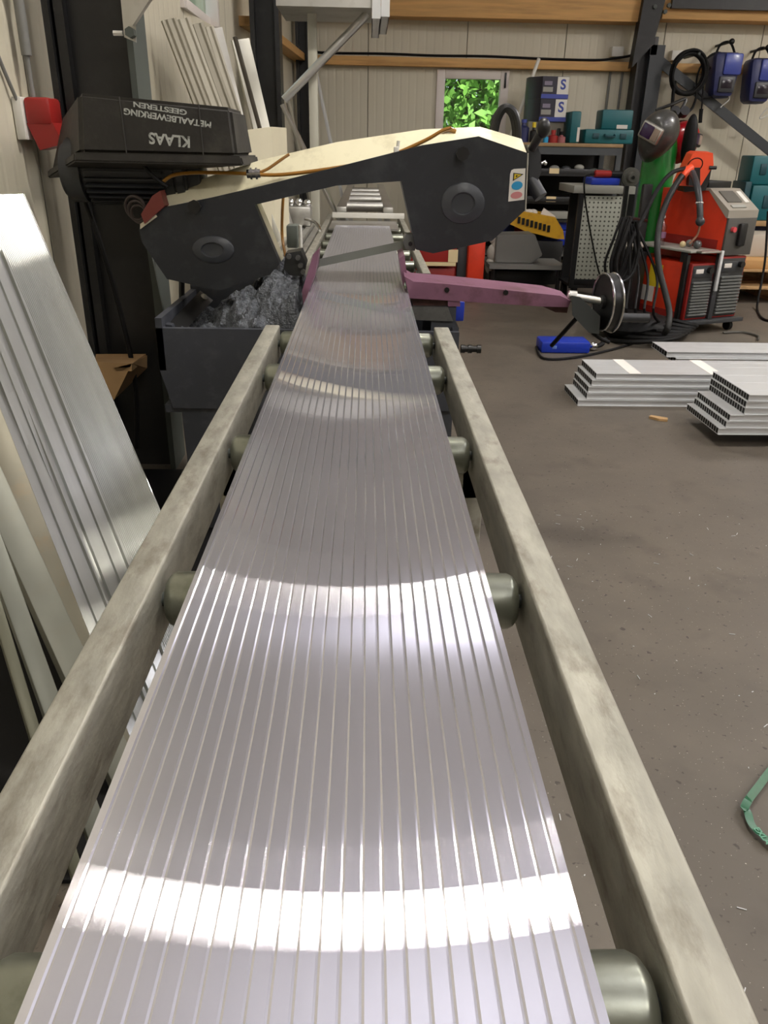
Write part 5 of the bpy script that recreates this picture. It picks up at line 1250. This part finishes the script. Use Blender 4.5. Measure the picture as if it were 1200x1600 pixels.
# ------------------------------------------------------------------ welding machines
O = V((2.283, 5.696, 0)); sd = V((-.40, .917, 0)).normalized(); td = V((sd.y, -sd.x, 0))
def WM(u, v, z): return O + td * u + sd * v + V((0, 0, z))
WMX = Matrix((td, sd, V((0, 0, 1)))).transposed().to_4x4(); WMX.translation = O
def wb(bm, u0, u1, v0, v1, z0, z1, bev=.006): return box(bm, (u0, v0, z0), (u1, v1, z1), bev, WMX)
def machine(u0, u1, zlo, zhi, label, L0=.62):
    t = thing('welding_power_source', label, 'welding machine', WM((u0 + u1) / 2, L0 / 2, zlo), 'welding power sources')
    part(t, 'case', wb(BM(), u0, u1, .02, L0, zlo, zhi, .01), ORED)
    part(t, 'front_frame', wb(BM(), u0 - .004, u1 + .004, -.010, .03, zlo, zhi + .004, .008), DRED)
    part(t, 'front_plate', wb(BM(), u0 + .008, u1 - .008, -.014, -.008, zlo + .012, zhi - .01, .002), M('front_dark', (44, 45, 46), .5))
    zm = zlo + (zhi - zlo) * .76
    part(t, 'control_panel', wb(BM(), u0 + .014, u1 - .014, -.02, -.01, zm, zhi - .03, .004), DKGREY)
    bm = BM(); n = 12
    for k in range(n):
        z_ = zlo + .03 + (zm - zlo - .05) * k / n; wb(bm, u0 + .018, u1 - .018, -.03, -.01, z_, z_ + (zm - zlo) / n * .55, .002)
    part(t, 'grille', bm, M('grille_grey', (98, 100, 98), .5))
    bm = BM(); c = WMX @ V((u1 - .06, -.02, zm + .05)); d = WMX @ V((u1 - .06, -.05, zm + .05)); cyl(bm, c, d, .022, seg=16); part(t, 'dial', bm, BLK)
    bm = BM(); wb(bm, u0 + .03, u0 + .10, -.023, -.019, zm + .03, zm + .06, .001); part(t, 'front_label', bm, PAPER)
    return t
zhi = at_Y(1085, 410, 5.65).z
t = machine(.0, .21, .10, zhi - .02, 'left welding power source with orange side, yellow and white stickers')
# side stickers (side face is u = 0, visible from the left)
bm = BM(); wb(bm, -.0035, .001, .27, .40, zhi - .22, zhi - .06, .0); part(t, 'yellow_sticker', bm, YELS)
bm = BM(); wb(bm, -.0045, .001, .33, .56, zhi - .33, zhi - .22, .0); part(t, 'white_sticker', bm, PAPER)
bm = BM(); wb(bm, -.004, .001, .05, .60, zhi - .46, zhi - .36, .0); part(t, 'vent_strip', bm, DRED)
bm = BM(); wb(bm, -.03, .0, .02, .06, .07, zhi + .04, .004); part(t, 'front_bar', bm, BLK)
zh2 = zhi + .02
t = machine(.26, .50, .10, zh2, 'right welding power source with ribbed grey front under the wire feeder')
# trolley under both
t = thing('welding_trolley', 'dark trolley with casters under the two welding machines', 'trolley', WM(.25, .3, 0))
bm = BM(); wb(bm, -.03, .54, -.06, .66, .07, .099, .003); part(t, 'platform', bm, DKGREY)
bm = BM(); wb(bm, .215, .255, -.03, .0, .10, zhi + .05, .003); part(t, 'centre_post', bm, DKGREY)
for u in (.04, .46):
    for v in (.0, .58): bm = BM(); a = WMX @ V((u - .015, v, .035)); b = WMX @ V((u + .015, v, .035)); cyl(bm, a, b, .035, seg=20); part(t, 'caster', bm, BLKR)
# wire feeder on top: large orange body with sloped grey console
z0_ = zh2 + .012; z1_ = at_Y(1100, 300, 5.75).z; 
t = thing('wire_feeder', 'large orange welding unit with sloped grey console on top of the machines', 'welding unit', WM(.36, .3, z0_))
hgt = z1_ - z0_
prof = [(0.0, z0_), (0.0, z0_ + hgt * .68), (.20, z1_), (.66, z1_), (.66, z0_)]
bm = BM(); hull8(bm, [WM(.245, v, z) for v, z in prof], [WM(.51, v, z) for v, z in prof]); part(t, 'body', bm, ORED)
bm = BM(); pr2 = [(-.015, z0_ + hgt * .60), (-.015, z0_ + hgt * .72), (.19, z1_ + .015), (.40, z1_ + .015), (.40, z1_), (.20, z1_), (.0, z0_ + hgt * .60)]
hull8(bm, [WM(.24, v, z) for v, z in pr2], [WM(.525, v, z) for v, z in pr2]); cs = part(t, 'console', bm, M('console_grey', (150, 144, 132), .45))
def on_slope(u0, u1, f0, f1, h, mat, nm):
    p = lambda u, f_: WM(u, -.015 + .205 * f_, z0_ + hgt * .72 + (z1_ + .015 - z0_ - hgt * .72) * f_)
    nn = V((0, 0, 1)) * h - sd * h * .7
    b = BM(); hull8(b, [p(u0, f0), p(u1, f0), p(u1, f1), p(u0, f1)], [p(u0, f0) + nn, p(u1, f0) + nn, p(u1, f1) + nn, p(u0, f1) + nn]); sub(cs, nm, b, mat)
on_slope(.29, .42, .35, .85, .006, M('screen_grey', (96, 94, 88), .3), 'screen'); on_slope(.44, .48, .3, .8, .01, WHITE, 'button_strip'); on_slope(.29, .42, .1, .22, .006, LGREY, 'key_row')
bm = BM(); wb(bm, .25, .52, -.02, .0, z0_, z0_ + hgt * .6, .004); part(t, 'front_panel', bm, M('feeder_front', (78, 76, 72), .5))
bm = BM(); wb(bm, .35, .42, -.05, -.02, z0_ + hgt * .15, z0_ + hgt * .52, .012); part(t, 'front_recess', bm, BLK)
bm = BM(); a = WMX @ V((.30, -.02, z0_ + hgt * .42)); b = WMX @ V((.30, -.045, z0_ + hgt * .42)); cyl(bm, a, b, .018, seg=16); part(t, 'red_socket', bm, M('pinkish_red', (200, 70, 76), .4))
bm = BM(); wb(bm, .2415, .246, .04, .62, z0_ + .03, z0_ + .10, 0); part(t, 'lower_vent', bm, DRED)
# white L-bracket in front (shelf rail) and the tray on the left machine
t = thing('cart_tray', 'grey metal tray with handle bar on top of the left welding machine', 'tray', WM(.1, .3, zhi))
zt2 = at_Y(1040, 390, 5.8).z
bm = BM(); wb(bm, -.03, .235, .0, .60, zhi + .055, zhi + .07, .003); part(t, 'tray', bm, LGREY)
bm = BM(); wb(bm, .02, .05, .1, .14, zhi - .0195, zhi + .055, 0); wb(bm, .02, .05, .5, .54, zhi - .0195, zhi + .055, 0); part(t, 'foot', bm, DKGREY)
bm = BM(); a = WMX @ V((.225, -.04, .28)); wb(bm, .21, .235, -.05, -.032, .30, zhi + .07, .003); part(t, 'handle_bar', bm, ALU_MILL)
bm = BM(); wb(bm, .02, .21, -.05, .0, zhi + .056, zhi + .07, .003); part(t, 'front_lip', bm, ALU_DULL)
# bottle
pb = WM(.03, .38, zhi + .0705)
t = thing('plastic_bottle', 'small clear plastic bottle standing on the tray beside the gas bottle', 'bottle', pb)
part(t, 'body', lathe(BM(), [(0, 0), (.034, 0), (.036, .03), (.034, .10), (.036, .13), (.012, .17), (.012, .185), (0, .185)], pb, seg=20), PET)
bm = BM(); cyl(bm, pb + V((0, 0, .186)), pb + V((0, 0, .202)), .014, seg=14); part(t, 'cap', bm, WHITE)
bm = BM(); lathe(bm, [(.0352, .05), (.0362, .05), (.0362, .09), (.0352, .09)], pb, seg=20); part(t, 'bottle_label', bm, M('lilac_label', (140, 100, 130), .5))
for k, (u, v, r_) in enumerate(((.12, .1, .03), (.08, .2, .022), (.16, .22, .025))):
    bm = BM(); p = WM(u, v, zhi + .0705 + r_); ball(bm, p, (r_, r_, r_), 12); single(['nozzle_tin', 'shop_rag', 'grey_tin'][k], bm, [CASTM, LABELY, MGREY][k], ['metal nozzle tin', 'crumpled pale rag', 'grey tin'][k] + ' on the welding tray', 'small item', 'small items on the welding tray')
# tilted orange remote/feeder on top
t = thing('tilted_feeder_case', 'bright orange case with tilted lid on top of the orange welding unit', 'case', WM(.35, .35, z1_))
P0 = Y6([(1059, 290), (1082, 241), (1088, 238), (1114, 239), (1115, 258), (1094, 292)], 5.95)
bm = BM(); hull8(bm, P0, [p + V((.03, .2, .01)) for p in P0]); part(t, 'lid', bm, ORANGE)
bm = BM(); P1 = Y6([(1066, 288), (1093, 284), (1113, 258), (1108, 284), (1102, 298), (1070, 300)], 5.99); hull8(bm, P1, [p + V((.02, .2, 0)) for p in P1]); part(t, 'underside', bm, BLK)
bm = BM(); P1 = Y6([(1078, 262), (1094, 262), (1094, 292), (1076, 290)], 5.90); hull8(bm, P1, [p + V((0, .06, 0)) for p in P1]); part(t, 'torch_holder', bm, BLK)
bm = BM(); torus(bm, at_Y(1086, 258, 5.9), (0, 1, .5), .05, .004, 24); part(t, 'wire_loop', bm, BLKR)
bm = BM(); a = at_Y(1108, 262, 5.95); cyl(bm, a, a + V((.05, 0, 0)), .012); part(t, 'knob', bm, BLK)
zz = z1_ + .015
bm = BM(); wb(bm, .28, .50, .25, .6, z1_ + .0, z1_ + .06, .006); part(t, 'foot', bm, BLK)
# torch and its cable
t = thing('welding_torch', 'orange necked welding torch with thick grey cable in front of the gas bottle', 'welding torch', at_Y(1075, 290, 5.85))
bm = BM(); tube(bm, [at_Y(1080, 262, 5.86), at_Y(1072, 268, 5.84), at_Y(1066, 276, 5.82)], .028, 12, n=4); part(t, 'orange_neck', bm, ORANGE)
bm = BM(); tube(bm, [at_Y(1066, 274, 5.82), at_Y(1054, 292, 5.75), at_Y(1042, 315, 5.65), at_Y(1032, 345, 5.55), at_Y(1027, 380, 5.45), at_Y(1030, 420, 5.4), at_Y(1040, 460, 5.35), at_Y(1046, 490, 5.3), at_Y(1042, 515, 5.25), at_Z(1030, 528, .02)], .021, 12); part(t, 'cable', bm, M('grey_cable', (36, 36, 35), .6))
t = thing('welding_torch', 'black welding torch hanging down over the orange welding unit', 'welding torch', at_Y(1092, 320, 5.5))
bm = BM(); tube(bm, [at_Y(1082, 270, 5.8), at_Y(1089, 290, 5.6), at_Y(1093, 315, 5.5), at_Y(1094, 345, 5.46)], .021, 12); ball(bm, at_Y(1094, 346, 5.45), (.03, .03, .03), 12); part(t, 'grip', bm, DKGREY)
bm = BM(); tube(bm, [at_Y(1094, 350, 5.45), at_Y(1090, 366, 5.45), at_Y(1082, 376, 5.45), at_Y(1077, 381, 5.45)], .008); part(t, 'neck', bm, M('copper_tip', (140, 100, 80), .4, .6))
bm = BM(); a = at_Y(1093, 317, 5.5); torus(bm, a, (0, .2, 1), .021, .005, 20); part(t, 'ring', bm, WHITE)
bm = BM(); tube(bm, [at_Y(1076, 262, 5.9), at_Y(1050, 270, 5.7), at_Y(1028, 295, 5.6), at_Y(1005, 340, 5.5), at_Y(985, 380, 5.4), at_Y(972, 420, 5.4), at_Y(958, 450, 5.4)], .014, 10); single('welding_hose', bm, BLKR, 'black hose crossing in front of the green bottle down to the cable bundle', 'hose')
# bundle of cables left of the bottle
t = thing('cable_bundle', 'bundle of black welding cables hanging left of the green bottle down to the floor', 'cable bundle', at_Z(985, 510, 0))
random.seed(3)
for k in range(9):
    x_ = 978 + random.uniform(-8, 14); w_ = random.uniform(10, 30); Yk = 5.5 + random.uniform(-.15, .25)
    bm = BM(); tube(bm, [at_Y(x_, 340, Yk), at_Y(x_ - w_ * .5, 375, Yk - .04), at_Y(x_ - w_, 412, Yk - .06), at_Y(x_ - w_ * .7, 440, Yk - .05), at_Y(x_ + 3, 425, Yk), at_Y(x_ + w_ * .5, 385, Yk + .03), at_Y(x_ + 8, 345, Yk)], random.choice([.007, .009, .011]), 8)
    part(t, 'cable', bm, BLKR)
for k in range(5):
    bm = BM(); x_ = 955 + 14 * k; tube(bm, [at_Y(980 + 3 * k, 350, 5.5), at_Y(x_ + 15, 430, 5.4), at_Y(x_ + 10, 490, 5.2), at_Z(x_ + 30, 512, .02), at_Z(1010 + 6 * k, 520 + 2 * k, .02)], .009, 8); part(t, 'cable', bm, BLKR)
bm = BM(); cyl(bm, at_Y(980, 340, 5.55), at_Y(1010, 345, 6.1), .012); part(t, 'hook', bm, BLACKST)
bm = BM(); ball(bm, at_Y(985, 505, 5.6) , (.28, .25, .08), 20)
for v in bm.verts: v.co.z = max(.001, v.co.z + .03 * noise.noise(v.co * 9)); 
for k in range(7): torus(bm, (at_Z(980, 515, 0).x + .05 * k, 5.45 + .03 * k, .03 + .012 * k), (.05 * k - .1, .1, 1), .24 - .02 * k, .016, 40, 8)
single('floor_cables', bm, BLKR, 'black cables heaped on the floor in front of the welding machines', 'cables', kind='stuff')
bm = BM(); box(bm, WM(-.14, .3, .001), WM(-.14, .3, .001) + V((.1, .25, 1.02)), .01) if False else box(bm, (bxp - .17, BY - .26, .0), (bxp - .10, BY - .2, .98), .01)
single('steel_post', bm, BLACKST, 'black upright of the welding cart left of the green bottle', 'post')
bm = BM(); ball(bm, WM(-.12, .52, zhi + .06), (.10, .12, .035), 16); single('work_glove', bm, M('dirty_white', (178, 170, 156), .8, bump=.4, bscale=20), 'crumpled dirty white glove at the foot of the green bottle', 'glove')
bm = BM(); wb(bm, -.16, -.05, .40, .64, 0.0, zhi + .02, .004); single('bottle_stand', bm, BLACKST, 'black sheet metal stand under the white glove', 'stand')
bm = BM(); tube(bm, [at_Z(838, 542, .01), at_Z(850, 560, .01), at_Z(900, 558, .01), at_Z(960, 545, .01), at_Z(1010, 530, .01)], .008); single('black_cable', bm, BLKR, 'thin cable on the floor in front of the blue case', 'cable')
bm = BM(); tube(bm, [at_Z(1130, 520, .01), at_Z(1160, 519, .01), at_Z(1184, 525, .01), at_Z(1184, 531, .01)], .008); single('black_cable', bm, M('grey_cable2', (80, 78, 72), .6), 'thin grey cable on the floor right of the welding trolley', 'cable')
